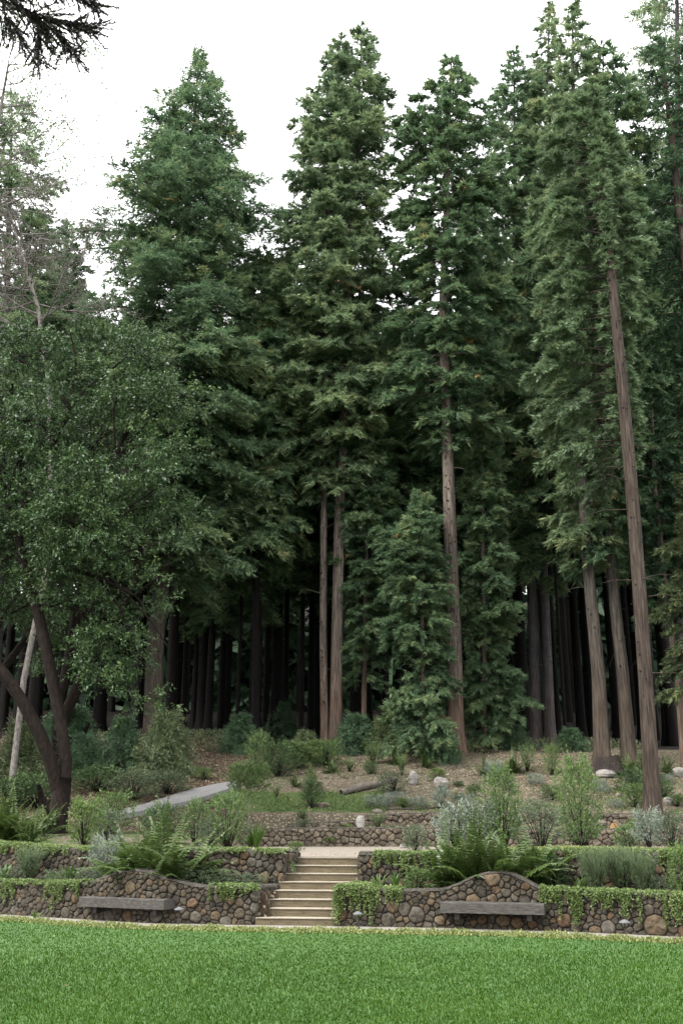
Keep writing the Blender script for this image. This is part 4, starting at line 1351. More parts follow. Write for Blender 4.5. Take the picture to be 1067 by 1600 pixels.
# --- bare branched trees
def branchy(name, label, b, pts, rads, levels, bark, seed, leafmat_=None, nleaf=0, leafsz=.06, spread=.6, up=.25, nmain=16, length=3.2, start=.4, cat='tree', tw=.07):
    rd_ = random.Random(seed)
    root = thing(name, label, cat, b)
    V, F = [], []
    P_ = [Vector((p[0] - b[0], p[1] - b[1], p[2] - b[2])) for p in pts]
    tube(V, F, P_, rads, 9)
    tips = []
    def grow(p, d, ln, r, lv):
        n_ = 4
        q = [p]
        dd = d.copy()
        for i in range(n_):
            dd = (dd + Vector((rd_.gauss(0, .13), rd_.gauss(0, .13), rd_.gauss(0, .10) + (up * .2 if lv < 2 else -.02)))).normalized()
            q.append(q[-1] + dd * ln / n_)
        tube(V, F, q, [r * (1 - .8 * i / n_) for i in range(n_ + 1)], 4 if lv < 2 else 3, cap=False)
        tips.append((q[-1], q[-2]))
        if lv < levels:
            for k in range(5 if lv == 0 else 4):
                t = rd_.uniform(.25, 1)
                i = min(n_ - 1, int(t * n_))
                s = q[i].lerp(q[i + 1], t * n_ - i)
                nd = (dd + Vector((rd_.gauss(0, spread), rd_.gauss(0, spread), rd_.gauss(0, spread * .7)))).normalized()
                grow(s, nd, ln * rd_.uniform(.45, .7), r * .6, lv + 1)
    for k in range(nmain):
        t = start + (1 - start) * (k + rd_.random()) / nmain
        f_ = t * (len(P_) - 1)
        i = min(len(P_) - 2, int(f_))
        s = P_[i].lerp(P_[i + 1], f_ - i)
        a = rd_.uniform(0, 6.28)
        d = Vector((math.cos(a), math.sin(a) * .8, rd_.uniform(up * .3, up * 2.2))).normalized()
        grow(s, d, length * rd_.uniform(.7, 1.2) * (1.15 - .5 * t), tw * (1.2 - .6 * t), 0)
    obj('trunk', py_mesh('trunk', V, F, bark), root)
    if nleaf:
        g = np.random.default_rng(seed)
        T = np.array([tuple(a) for a, _ in tips])
        i = g.integers(0, len(T), nleaf)
        lp = T[i] + g.normal(0, .22, (nleaf, 3))
        le = g.uniform(.7, 1.3, nleaf) * leafsz
        obj('crown', tri_mesh('crown', leaf_quads(lp, unit(g.normal(size=(nleaf, 3))), le, le * .5, g, 1), 4, leafmat_, g.uniform(.2, .9, nleaf)), root)
    return root
Yb = 40.5
bb = at_y(28, 1120, Yb); bb = (bb[0], Yb, H(bb[0], Yb))
branchy('bare_tree', 'pale bare-branched tree leaning in at the left edge', bb, [bb] + [at_y(px, py, Yb) for px, py in ((38, 1060), (58, 960), (72, 900), (80, 760), (76, 600), (60, 480), (30, 380), (5, 300))], [.13, .12, .11, .11, .10, .09, .08, .06, .03], 3, 'twig_bark', 3, nmain=36, length=3.8, start=.70, up=.10, spread=.5)
bb = at_y(-30, 1120, 44); bb = (bb[0], 44, H(bb[0], 44))
branchy('sparse_tree', 'thin grey tree with a few scattered leaves against the sky at the top left', bb, [bb] + [at_y(px, py, 44) for px, py in ((-40, 900), (-35, 600), (-20, 350), (0, 180), (15, 90))], [.28, .24, .2, .14, .09, .03], 2, 'twig_bark', 8, 'redwood_olive', 4200, .17, nmain=22, length=4.6, start=.62, up=.35)
# --- overhanging bough of a tree beside the camera's left
def bough():
    b = (-9.0, 9.5, 0.0)
    root = thing('overhanging_conifer', 'dark conifer bough hanging into the top left corner', 'tree', b)
    V, F = [], []
    top = at_y(-60, -80, 13.0)
    tube(V, F, [(0, 0, -.2), (.1, 0, 5), (.05, 0, 12), (0, 0, 18)], [.4, .33, .22, .05], 14)
    g = np.random.default_rng(9)
    L_, D_, LE, TI = [], [], [], []
    def twig(a, bq, r, n_, fan, ll):
        A, B = np.array(a), np.array(bq)
        tube(V, F, [tuple(A), tuple((A + B) / 2 + [0, 0, .06]), tuple(B)], [r, r * .7, r * .25], 5, cap=False)
        for i in range(n_ * 2):
            t = g.uniform(.05, 1)
            p = A + (B - A) * t + np.array([0, 0, .06 * (1 - abs(2 * t - 1))])
            d = unit((B - A) / np.linalg.norm(B - A) * .8 + g.normal(0, fan, 3) + [0, 0, -.35])
            ln = ll * g.uniform(.5, 1.2)
            q = p + d * ln
            tube(V, F, [tuple(p), tuple(q)], [.004, .0015], 3, cap=False)
            m_ = int(70 * ln / .5)
            u = g.random(m_)
            L_.append(p + np.outer(u, q - p))
            D_.append(unit(d + g.normal(0, .5, (m_, 3))))
            LE.append(g.uniform(.05, .09, m_))
            TI.append(g.random(m_))
    def pt(px, py, y):
        q = at_y(px, py, y)
        return (q[0] - b[0], q[1] - b[1], q[2] - b[2])
    st = pt(-120, -120, 11.5)
    tube(V, F, [(0, 0, st[2] - .9), st, pt(-30, -20, 12.5)], [.09, .06, .035], 7, cap=False)
    s2 = pt(-30, -20, 12.5)
    m1 = pt(60, 28, 13)
    twig(s2, m1, .03, 26, .55, .55)
    twig(m1, pt(142, 45, 13.3), .02, 26, .5, .42)
    twig(m1, pt(118, 85, 13.1), .016, 20, .45, .38)
    twig(s2, pt(40, 70, 12.8), .016, 18, .5, .4)
    twig(s2, pt(90, -30, 13), .02, 22, .5, .5)
    twig(pt(60, -30, 13), pt(150, 8, 13.2), .015, 20, .45, .4)
    twig(m1, pt(60, 95, 13.4), .012, 10, .4, .35)
    L__, D__ = np.concatenate(L_), np.concatenate(D_)
    le = np.concatenate(LE)
    obj('trunk', py_mesh('trunk', V, F, 'knot_dark'), root)
    obj('crown', tri_mesh('crown', leaf_tris(L__, D__, le, le * .3, g), 3, 'dark_bough', np.concatenate(TI)), root)
bough()

# ------------------------------------------------------------------ small planting
def shrub_proto(name, mat, seed, n_sprig, per, leaf, wr, shape='round', upright=.5, stems=True, quads=True, spread=1.0, stemmat='laurel_bark', lowz=.05):
    "unit shrub: 1 high, 1 wide"
    g = np.random.default_rng(seed)
    a = g.uniform(0, 2 * math.pi, n_sprig)
    rr = g.random(n_sprig) ** .5
    if shape == 'round':
        z = lowz + (1 - lowz) * g.random(n_sprig) ** .8 * .92
        w = .5 * np.sqrt(np.clip(1 - ((z - .45) / .58) ** 2, 0.03, 1))
    elif shape == 'column':
        z = .12 + .85 * g.random(n_sprig)
        w = .5 * np.interp(z, [0, .15, .4, .75, .9, 1], [.45, .85, 1, .9, .6, .2])
    elif shape == 'mat':
        z = g.random(n_sprig) * .7
        w = .5 * np.sqrt(np.clip(1 - z ** 2, .05, 1))
    elif shape == 'fan':
        z = .1 + .75 * g.random(n_sprig)
        w = .5 * (.25 + .75 * z)
    lump = 1 + .18 * np.sin(a * 3 + seed) + .12 * np.sin(z * 9 + a * 2)
    base = np.stack([np.cos(a) * rr * w * lump, np.sin(a) * rr * w * lump, z * (1 + .1 * np.sin(a * 2 + seed * 2) * rr)], 1)
    outd = unit(np.stack([np.cos(a) * rr * spread, np.sin(a) * rr * spread, np.full(n_sprig, upright)], 1) + g.normal(0, .25, (n_sprig, 3)))
    li = np.repeat(np.arange(n_sprig), per)
    n_ = len(li)
    u = g.random(n_)
    sl = leaf * 3.0
    lp = base[li] + outd[li] * (u * sl)[:, None] + g.normal(0, leaf * .25, (n_, 3))
    ld = unit(outd[li] * .8 + g.normal(0, .55, (n_, 3)))
    le = leaf * g.uniform(.6, 1.3, n_)
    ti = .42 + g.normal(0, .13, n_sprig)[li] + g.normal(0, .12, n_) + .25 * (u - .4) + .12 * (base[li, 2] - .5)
    if quads:
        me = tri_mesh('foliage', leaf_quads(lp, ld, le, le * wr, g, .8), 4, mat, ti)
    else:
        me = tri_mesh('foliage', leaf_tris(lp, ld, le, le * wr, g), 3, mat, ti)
    st = None
    if stems:
        V, F = [], []
        for i in range(0, n_sprig, max(1, n_sprig // 26)):
            p = base[i]
            tube(V, F, [(p[0] * .1, p[1] * .1, -.05), (p[0] * .5, p[1] * .5, p[2] * .5), tuple(p)], [.014, .010, .004], 4, cap=False)
        st = py_mesh('stem', V, F, stemmat)
    return me, st
SP = {
    'leafy': shrub_proto('leafy', 'shrub_green', 1, 260, 16, .062, .34),
    'bright': shrub_proto('bright', 'shrub_bright', 2, 220, 16, .065, .4),
    'column': shrub_proto('column', 'shrub_green', 3, 620, 20, .04, .38, 'column', .35),
    'silver': shrub_proto('silver', 'shrub_silver', 4, 220, 16, .085, .26, 'round', .7),
    'greygreen': shrub_proto('greygreen', 'shrub_greygreen', 5, 260, 18, .055, .3),
    'lavender': shrub_proto('lavender', 'lavender_green', 6, 520, 18, .075, .11, 'fan', 1.8, quads=False, spread=.6),
    'mat': shrub_proto('mat', 'shrub_greygreen', 7, 420, 14, .035, .4, 'mat', .8, stems=False),
    'silvermat': shrub_proto('silvermat', 'shrub_silver', 8, 260, 14, .06, .35, 'mat', .8, stems=False),
    'dark': shrub_proto('dark', 'laurel_leaf', 9, 260, 16, .07, .3),
    'wispy': shrub_proto('wispy', 'shrub_green', 10, 120, 16, .06, .3, 'fan', 1.2),
}
YMODE = None
def spot(px, py, hpx, y0=19.0, f=None):
    "foot point and height in metres of a plant whose top shows at row py-hpx"
    if YMODE is None or y0 != 19.0:
        p = hit(px, py, y0)
        return p, hpx * mpp(p)
    if YMODE == 'bed':
        y = 21.0
        for _ in range(4):
            x = at_y(px, py, y)[0]
            y = YL(x) + .72 + (.2 * math.sin(px * 1.3) if f is None else f)
    else:
        y = YMODE + .8 * math.sin(px * 1.9)
        x = at_y(px, py, y)[0]
    z = H(x, y)
    top = at_y(px, py - hpx, y)[2]
    return (x, y, z), max(.12, top - z)
def shrub(kind, label, px, py, hpx, wpx, group=None, y0=19.0, cat='shrub', name='shrub', rz=None, z=None):
    p, hm = spot(px, py, hpx, y0)
    s = mpp(p)
    root = thing(name, label, cat, p, group)
    dep = wpx * s if YMODE != 'bed' else min(wpx * s, .75)
    if YMODE == 'bed':
        rz = 0.12 * math.sin(px)
    root.scale = (wpx * s, dep, hm)
    root.rotation_euler = (0, 0, rz if rz is not None else (px * 1.7) % 6.28)
    me, st = SP[kind]
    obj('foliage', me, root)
    if st:
        obj('stem', st, root)
    return root
# ferns: individual fronds
def frond_mesh(seed, L=1.0, arch=.55, npin=24, wid=.17, lift=1.0):
    g = np.random.default_rng(seed)
    V, F = [], []
    pts = []
    for i in range(9):
        t = i / 8
        pts.append((t * (1 - .25 * (1 - lift)) * L, 0, L * (lift * 1.05 * t - arch * t * t * 1.25)))
    tube(V, F, pts, [.009 * L * (1 - .8 * i / 8) for i in range(9)], 3, cap=False)
    T = []
    rach_faces = list(F)
    P_ = np.array(pts)
    X, Z = P_[:, 0], P_[:, 2]
    for i in range(npin):
        t = .12 + .87 * i / npin
        x = np.interp(t, np.linspace(0, 1, 9), X)
        z = np.interp(t, np.linspace(0, 1, 9), Z)
        w = wid * L * math.sin(math.pi * min(1, (t + .12))**.8) * (1 - .1 * g.random())
        w = max(w, .02 * L)
        for s in (-1, 1):
            b = len(V)
            bw = .024 * L
            dz = -.25 * w + g.normal(0, .012)
            V += [(x - bw, 0, z), (x + w * .35, s * w * .5, z + dz * .3 + .01), (x + w * .45, s * w, z + dz), (x + bw * 1.2 + w * .12, s * w * .4, z + dz * .2)]
            V[-1] = (x + bw + w * .30, s * w * .45, z + dz * .25)
            V[-3] = (x + w * .08 - bw * .2, s * w * .45, z + dz * .25)
            F.append((b, b + 1, b + 2, b + 3))
    me = py_mesh('frond', V, F, 'fern_leaf', smooth=False)
    a = me.attributes.new('tint', 'FLOAT', 'POINT')
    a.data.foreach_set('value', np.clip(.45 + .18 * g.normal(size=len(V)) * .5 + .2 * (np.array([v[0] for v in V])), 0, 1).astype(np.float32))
    return me
FR = [frond_mesh(1, arch=.5), frond_mesh(2, arch=.75, lift=1.1), frond_mesh(3, arch=.35, lift=1.2), frond_mesh(4, arch=.9, lift=.9)]
def fern(label, px, py, hpx, nf=16, group='sword ferns', y0=19.0, seed=0, spread=1.0, upright=.62):
    nf = int(nf * 1.45)
    p, s = spot(px, py, hpx, y0)
    root = thing('fern', label, 'fern', p, group)
    rd_ = random.Random(seed + int(px))
    for i in range(nf):
        a = i * 2.4 + rd_.uniform(-.3, .3)
        tilt = rd_.uniform(-upright * 1.5, .15)
        sc = s * rd_.uniform(.8, 1.15) * 1.05
        o = obj('frond', FR[rd_.randrange(4)], root, loc=(0, 0, -.02), rot=(rd_.uniform(-.15, .15), tilt, a), scale=(sc * spread, sc, sc))
    return root
def strap_mesh(seed, n_=26, L=1.0, w=.07, erect=1.0):
    rd_ = random.Random(seed)
    V, F = [], []
    for i in range(n_):
        a = rd_.uniform(0, 6.28)
        ln = L * rd_.uniform(.6, 1.05)
        lean = rd_.uniform(.15, .8) / erect
        ca, sa = math.cos(a), math.sin(a)
        b = len(V)
        ww = w * rd_.uniform(.6, 1.1)
        for k in range(6):
            t = k / 5
            r = ln * lean * t ** 1.4 + .03
            z = ln * (t - .35 * lean * t ** 3)
            h_ = ww * .5 * (math.sin(math.pi * (t * .85 + .15)) ** .6) + .001
            V += [(ca * r - sa * h_, sa * r + ca * h_, z), (ca * r + sa * h_, sa * r - ca * h_, z)]
        for k in range(5):
            F.append((b + 2 * k, b + 2 * k + 1, b + 2 * k + 3, b + 2 * k + 2))
    me = py_mesh('strap_plant', V, F, 'strap_leaf', smooth=False)
    a = me.attributes.new('tint', 'FLOAT', 'POINT')
    a.data.foreach_set('value', np.repeat(np.random.default_rng(seed).uniform(.1, .95, n_), 12).astype(np.float32))
    return me
STM = [strap_mesh(1), strap_mesh(2, 40, erect=1.6), strap_mesh(3, 16, w=.12, erect=.9)]
def strap(label, px, py, hpx, k=0, group='strap-leaved plants', y0=19.0, wide=1.0, cat='plant'):
    p, s = spot(px, py, hpx, y0)
    o = thing('strap_plant', label, cat, p, group, STM[k])
    o.scale = (s * wide, s * wide, s)
    o.rotation_euler = (0, 0, px)
    return o

# lower bed (between the walls)
YMODE = 'bed'
shrub('lavender', 'soft olive needle-leaved bush in the lower bed above the left wall end', 44, 1378, 52, 50, 'soft needle-leaved bushes')
shrub('mat', 'low grey-green mound between the olive bush and the silver plant', 90, 1378, 26, 60, 'low mounds in the lower beds')
shrub('mat', 'low green mound in the lower bed at the left edge', 8, 1374, 26, 50, 'low mounds in the lower beds')
shrub('mat', 'grey-green mound beside the silver plant, toward the left', 138, 1376, 26, 46, 'low mounds in the lower beds')
strap('bright strap-leaved plant leaning left in the lower left bed', 83, 1377, 24, 2)
strap('larger strap-leaved plant in the middle of the lower left bed', 108, 1377, 36, 2)
strap('strap-leaved plant at the left edge of the lower bed', 4, 1375, 34, 2)
shrub('silver', 'white-silver leafy plant left of the dark ferns', 166, 1368, 58, 44, 'silver plants by the walls')
fern('dark upright fern left of its two neighbours above the left bench', 208, 1362, 66, 22)
fern('dark upright fern, middle one of three above the left bench', 246, 1362, 74, 22)
fern('dark fern with drooping fronds, right one of three above the left bench', 283, 1364, 66, 20, upright=.3)
shrub('mat', 'silvery green mat in the lower bed, left half, beside the steps', 318, 1386, 38, 90, 'low mounds in the lower beds')
shrub('mat', 'silvery green mat in the lower bed nearest the left of the steps', 378, 1386, 30, 90, 'low mounds in the lower beds')
strap('small strap-leaved tuft in the silvery mat', 336, 1384, 22, 1)
strap('bright strap-leaved clump beside the steps, above the hanging creeper', 592, 1390, 30, 0)
strap('upright bright strap-leaved clump right of the first one by the steps', 618, 1390, 32, 1)
shrub('bright', 'small bright green bush above the right wall, left of the big ferns', 652, 1390, 32, 40, 'bright green bushes')
fern('big fern leaning left, first of the big group above the right bench', 702, 1386, 78, 20)
fern('big fern at the middle of the group above the right bench', 744, 1384, 92, 24)
fern('big fern behind the arched stones of the right wall', 792, 1380, 86, 22)
fern('smaller fern right of the big group, beside the dark hollow', 838, 1384, 74, 20)
fern('low fern with a frond lying toward the top of the right bench wall', 770, 1380, 62, 16, upright=.1)
shrub('dark', 'dark leafy plant filling the wall hollow right of the ferns', 862, 1386, 50, 40, None)
strap('bright strap-leaved plant at the left of the feathery bushes', 905, 1390, 30, 0)
shrub('lavender', 'tall feathery green bush in the lower right bed, the left one', 932, 1391, 62, 60, 'soft needle-leaved bushes')
shrub('lavender', 'tall feathery green bush in the lower right bed, the middle one', 972, 1392, 66, 64, 'soft needle-leaved bushes')
shrub('lavender', 'feathery green bush in the lower right bed, the right one', 1008, 1393, 56, 52, 'soft needle-leaved bushes')
shrub('mat', 'low mound with tiny white flowers at the end of the feathery bushes', 1032, 1394, 34, 50, 'low mounds in the lower beds')
shrub('bright', 'yellow-green shrub at the right edge above the lower wall', 1068, 1388, 66, 44, 'bright green bushes')
# plateau, left
YMODE = 27.5
fern('large pale fern at the left edge behind the upper wall', 10, 1322, 72, 20)
fern('fern between the left edge fern and the forked trunk', 46, 1318, 46, 14)
YMODE = 31
fern('small fern hugging the forked trunk on its left', 70, 1300, 40, 12)
YMODE = 27.5
shrub('bright', 'bright yellow-green bush just right of the forked trunk', 132, 1316, 66, 50, 'bright green bushes')
shrub('greygreen', 'olive bush right of the bright yellow-green bush', 166, 1318, 52, 52, 'leafy bushes on the upper terrace')
YMODE = 32
shrub('leafy', 'rounded leafy bush behind the bright yellow-green bush', 176, 1296, 58, 56, 'leafy bushes on the upper terrace')
YMODE = 28.5
shrub('dark', 'dark fine-leaved bush in front of the sloping drive', 250, 1312, 56, 52, 'leafy bushes on the upper terrace')
shrub('leafy', 'upright leafy bush right of the dark bush by the drive', 306, 1312, 62, 42, 'leafy bushes on the upper terrace')
shrub('leafy', 'tall loose leafy bush below the grey-green sapling', 356, 1316, 76, 54, 'leafy bushes on the upper terrace')
shrub('greygreen', 'greyish low bush between the two leafy bushes left of the steps', 330, 1318, 40, 46, 'leafy bushes on the upper terrace')
strap('strap-leaved clump at the foot of the tall loose bush', 352, 1322, 30, 1)
strap('strap-leaved clump at the left end of the far low wall', 392, 1322, 30, 1)
strap('small upright strap clump beside the sapling stem', 402, 1294, 16, 1)
shrub('bright', 'small bright tuft on the corner of the wall by the top step', 462, 1334, 18, 22, 'bright green bushes')
YMODE = None
shrub('greygreen', 'grey-green scrub on the near side of the drive at left', 210, 1250, 44, 80, 'scrub along the drive')
shrub('greygreen', 'grey-green scrub behind the drive near its middle', 262, 1240, 34, 70, 'scrub along the drive')
shrub('dark', 'low dark scrub at the foot of the dark evergreen bushes', 150, 1236, 36, 80, 'scrub along the drive')
shrub('dark', 'dark scrub behind the forked trunk', 60, 1262, 50, 80, 'scrub along the drive')
shrub('dark', 'dark scrub at the left edge below the bluish scrub', 12, 1262, 44, 70, 'scrub along the drive')
# plateau, right
YMODE = 26.0
shrub('greygreen', 'loose twiggy shrub on the landing edge left of the silver plants', 648, 1330, 40, 40, None)
shrub('silver', 'white-silver leafy plant behind the big ferns, left one', 712, 1312, 50, 56, 'silver plants by the walls')
shrub('silver', 'white-silver leafy plant behind the big ferns, right one', 752, 1308, 54, 54, 'silver plants by the walls')
shrub('column', 'tall narrow-leaved bush behind the big ferns', 784, 1304, 100, 62, 'tall bushes on the right terrace')
shrub('greygreen', 'grey-green bush between the two tall bushes', 846, 1320, 70, 66, None)
YMODE = 29.5
shrub('column', 'tall round bush on a bare short stem, pale new tips', 908, 1318, 128, 64, 'tall bushes on the right terrace')
YMODE = 27.0
shrub('leafy', 'low green bush right of the tall round bush', 980, 1324, 34, 40, 'leafy bushes on the upper terrace')
shrub('silver', 'silver-grey bush at the foot of the leaning trunk', 1014, 1326, 58, 40, 'silver plants by the walls')
shrub('greygreen', 'grey-green feathery bush at the right edge beside the silver one', 1050, 1328, 56, 50, None)
strap('bright yellow-green strap plant near the orange log end', 962, 1298, 14, 1, y0=30)
shrub('bright', 'tiny bright bush behind the low green bush at right', 990, 1300, 16, 22, 'bright green bushes', y0=30)
# slope
YMODE = None
S_ = 'small plants on the slope'
shrub('silvermat', 'silver-white clump just below the log', 590, 1262, 24, 40, 'silver clumps on the slope')
shrub('silvermat', 'silver-white clump under the log end, right of its neighbour', 618, 1256, 22, 34, 'silver clumps on the slope')
shrub('silvermat', 'silver clump above the short stone wall, below the grey-pink boulder', 652, 1262, 20, 34, 'silver clumps on the slope')
shrub('silver', 'silver plant below the pale square boulder', 690, 1264, 30, 26, 'silver clumps on the slope')
shrub('silvermat', 'silver clump between the pale square boulder and the tall bush', 728, 1258, 20, 30, 'silver clumps on the slope')
shrub('silvermat', 'pale grey clump on the open earth left of the tall round bush', 836, 1226, 20, 26, 'silver clumps on the slope')
shrub('silvermat', 'pale silver clump left of the leaning trunk, upper one', 940, 1240, 26, 24, 'silver clumps on the slope')
shrub('silvermat', 'pale silver clump left of the leaning trunk, lower one', 962, 1262, 16, 22, 'silver clumps on the slope')
shrub('silvermat', 'pale clump at right of the leaning trunk', 1042, 1222, 16, 22, 'silver clumps on the slope')
shrub('silver', 'silvery plant behind the tall narrow-leaved bush', 772, 1222, 30, 24, 'silver clumps on the slope')
shrub('dark', 'rounded dark shrub on the earth above the green mat', 488, 1262, 44, 30, S_)
shrub('leafy', 'slim leafy shrub rising behind the rounded dark shrub', 485, 1236, 34, 16, S_)
shrub('leafy', 'green leafy shrub at the wood edge left of the middle pair', 466, 1200, 40, 50, S_)
shrub('leafy', 'tall grey-green leafy shrub above the sapling', 404, 1212, 66, 38, S_)
shrub('dark', 'dark leafy shrub between the tall leafy shrub and the middle pair', 436, 1214, 52, 46, S_)
shrub('leafy', 'dark green shrub at the foot of the slim middle trunk', 510, 1198, 40, 46, S_)
shrub('wispy', 'pale spindly shrub on the bank right of the middle pair', 582, 1194, 34, 30, S_)
shrub('wispy', 'thin shrub on the bare earth above the log', 546, 1206, 22, 22, S_)
shrub('dark', 'small dark tuft on the earth right of the thin shrub', 579, 1210, 20, 20, S_)
shrub('greygreen', 'grey-green bush leaning over the end of the log', 614, 1240, 34, 44, S_)
shrub('wispy', 'leafy sprig left of the grey-pink boulder', 628, 1212, 34, 20, S_)
shrub('bright', 'small yellow-green bush above the pale square boulder', 683, 1220, 18, 24, S_)
shrub('leafy', 'small green bush between the boulder and the tall bush, upper', 736, 1246, 16, 18, S_)
shrub('dark', 'low dark cushion right of the pale square boulder', 716, 1229, 8, 16, S_)
shrub('dark', 'low dark cushion below the first one right of the square boulder', 716, 1252, 12, 20, S_)
shrub('dark', 'low dark cushion nearest the tall narrow-leaved bush', 742, 1236, 10, 18, S_)
shrub('dark', 'dark cushion below the pale square boulder', 690, 1238, 9, 18, S_)
shrub('dark', 'wide dark low shrub left of the tall round bush', 862, 1250, 22, 34, S_)
shrub('leafy', 'leafy stem at the wood edge below the blue-grey trunks', 862, 1212, 46, 22, S_)
shrub('wispy', 'pale spindly shrub below the blue-grey trunks', 824, 1206, 42, 30, S_)
shrub('leafy', 'dark green grassy bush left of the leaning trunk base', 992, 1262, 36, 40, S_)
shrub('dark', 'dark shrub between leaning trunk and stump', 988, 1240, 36, 44, S_)
shrub('leafy', 'bright green shrub right of the leaning trunk', 1058, 1260, 18, 26, S_)
shrub('dark', 'bluish low shrub right of the leaning trunk', 1036, 1248, 26, 30, S_)
shrub('leafy', 'dwarf green tuft on the bank above the drive', 318, 1218, 18, 26, S_)
shrub('wispy', 'low pale tuft below the yellow-green fern on the bank', 432, 1246, 20, 20, S_)
shrub('wispy', 'small shrub in the planting strip behind the far low wall', 590, 1296, 26, 28, S_)
shrub('greygreen', 'low grey shrub on the far low wall left of the pale rock', 474, 1296, 16, 30, S_)
shrub('leafy', 'green tuft in the green mat left of the flat grey rock', 472, 1280, 12, 16, S_)
shrub('bright', 'small moss-green tuft at the foot of the far low wall', 516, 1322, 8, 22, S_)
shrub('bright', 'yellowish tuft right of the silver plant below the square boulder', 629, 1262, 14, 18, S_)
strap('bright green strap clump beside the upright bluish slab', 543, 1298, 14, 0)
fern('yellow-green young fern on the earth left of the rounded dark shrub', 461, 1230, 20, 10, group='small ferns on the slope')
fern('yellow-green young fern in front of the middle pair of trunks', 517, 1208, 22, 12, group='small ferns on the slope')
fern('fern at the wood edge under the bushy young redwood', 664, 1200, 24, 12, group='small ferns on the slope')
fern('pale fern behind the tall narrow-leaved bush, right', 800, 1208, 34, 16, group='small ferns on the slope')
fern('pale fern behind the tall narrow-leaved bush, left', 758, 1212, 26, 14, group='small ferns on the slope')
fern('pale-fronded fern left of the leaning trunk at the stump', 985, 1214, 32, 14, group='small ferns on the slope')
fern('pale-fronded fern just right of the leaning trunk', 1040, 1208, 26, 12, group='small ferns on the slope')
fern('small dark fern near the foot of the knotted trunk', 618, 1196, 22, 10, group='small ferns on the slope')
strap('grey tuft growing out of the path in front of the left wall', 56, 1440, 20, 0, y0=15.0, group=None)
# sapling with thin stem
def sapling():
    b = hit(388, 1296, y0=26)
    s = mpp(b)
    root = thing('sapling', 'grey-green sapling on a thin bare stem beside the drive', 'tree', b)
    V, F = [], []
    hgt = 70 * s
    tube(V, F, [(0, 0, -.1), (.02, 0, hgt * .6), (0, 0, hgt)], [.022, .018, .012], 6)
    for i in range(12):
        a = i * 2.4
        tube(V, F, [(0, 0, hgt * (.8 + .03 * i)), (math.cos(a) * .35, math.sin(a) * .35, hgt * (1.0 + .04 * i))], [.01, .004], 4, cap=False)
    obj('trunk', py_mesh('trunk', V, F, 'twig_bark'), root)
    for kx, kz, w, h_ in ((0, .72, 54, 52), (-.32, .82, 40, 40), (.3, .80, 38, 40)):
        o = obj('crown', SP['leafy'][0], root, loc=(kx, 0, hgt * kz), scale=(w * s, w * s, h_ * s))
sapling()

# slope green mat and little weeds as stuff
def scatter(name, label, mat, regions, n_, leaf, wr, h_, seed, kind='stuff', quads=False, vert=.6):
    g = np.random.default_rng(seed)
    pts = []
    for (x0, x1, y0, y1, wgt) in regions:
        k = int(n_ * wgt)
        xx = g.uniform(x0, x1, k)
        yy = g.uniform(y0, y1, k)
        # clump
        keep = np.array([vnoise(a * 1.3 + seed, b * 1.3) + .35 * vnoise(a * 4, b * 4) > -.15 + .5 * g.random() for a, b in zip(xx, yy)])
        xx, yy = xx[keep], yy[keep]
        zz = np.array([H(a, b) for a, b in zip(xx, yy)])
        pts.append(np.stack([xx, yy, zz], 1))
    P_ = np.concatenate(pts)
    P_[:, 2] += g.random(len(P_)) * h_
    d = unit(g.normal(0, .6, (len(P_), 3)) + [0, 0, vert])
    le = leaf * g.uniform(.6, 1.3, len(P_))
    fn = leaf_quads if quads else leaf_tris
    return setting(name, tri_mesh(name, fn(P_, d, le, le * wr, g), 4 if quads else 3, mat, g.uniform(.1, .9, len(P_))), kind, label)
scatter('ground_cover', 'low green ground cover spreading over the lower slope', 'shrub_green', [(-4.8, 1.6, 38.35, 41.2, .5), (1.6, 13, 38.4, 40.3, .15), (-3.2, 12, 36.4, 37.9, .15), (9, 13, 40, 44, .2), (-3, 13, 40.5, 46, .35), (-13, -4, 33, 44, .4)], 26000, .07, .4, .07, 31)
scatter('ground_cover', 'fine green creeping mat on top of the upper terrace', 'cover_leaf', [(-7.5, -1.3, 22.4, 26.5, .5), (.7, 7.5, 20.0, 23.5, .5)], 30000, .05, .45, .05, 32)
scatter('undergrowth', 'dim low undergrowth of ferns and seedlings along the feet of the trunks', 'redwood_blue', [(-13, -3, 47, 54, .3), (-3, 14, 47.2, 53, .7)], 30000, .13, .28, .42, 34, vert=.9)
scatter('leaf_litter', 'tan fallen leaves and wood chips on the earth slope', 'dead', [(-12, 14, 38.4, 50, 1.0)], 26000, .07, .6, .015, 33, vert=.1)

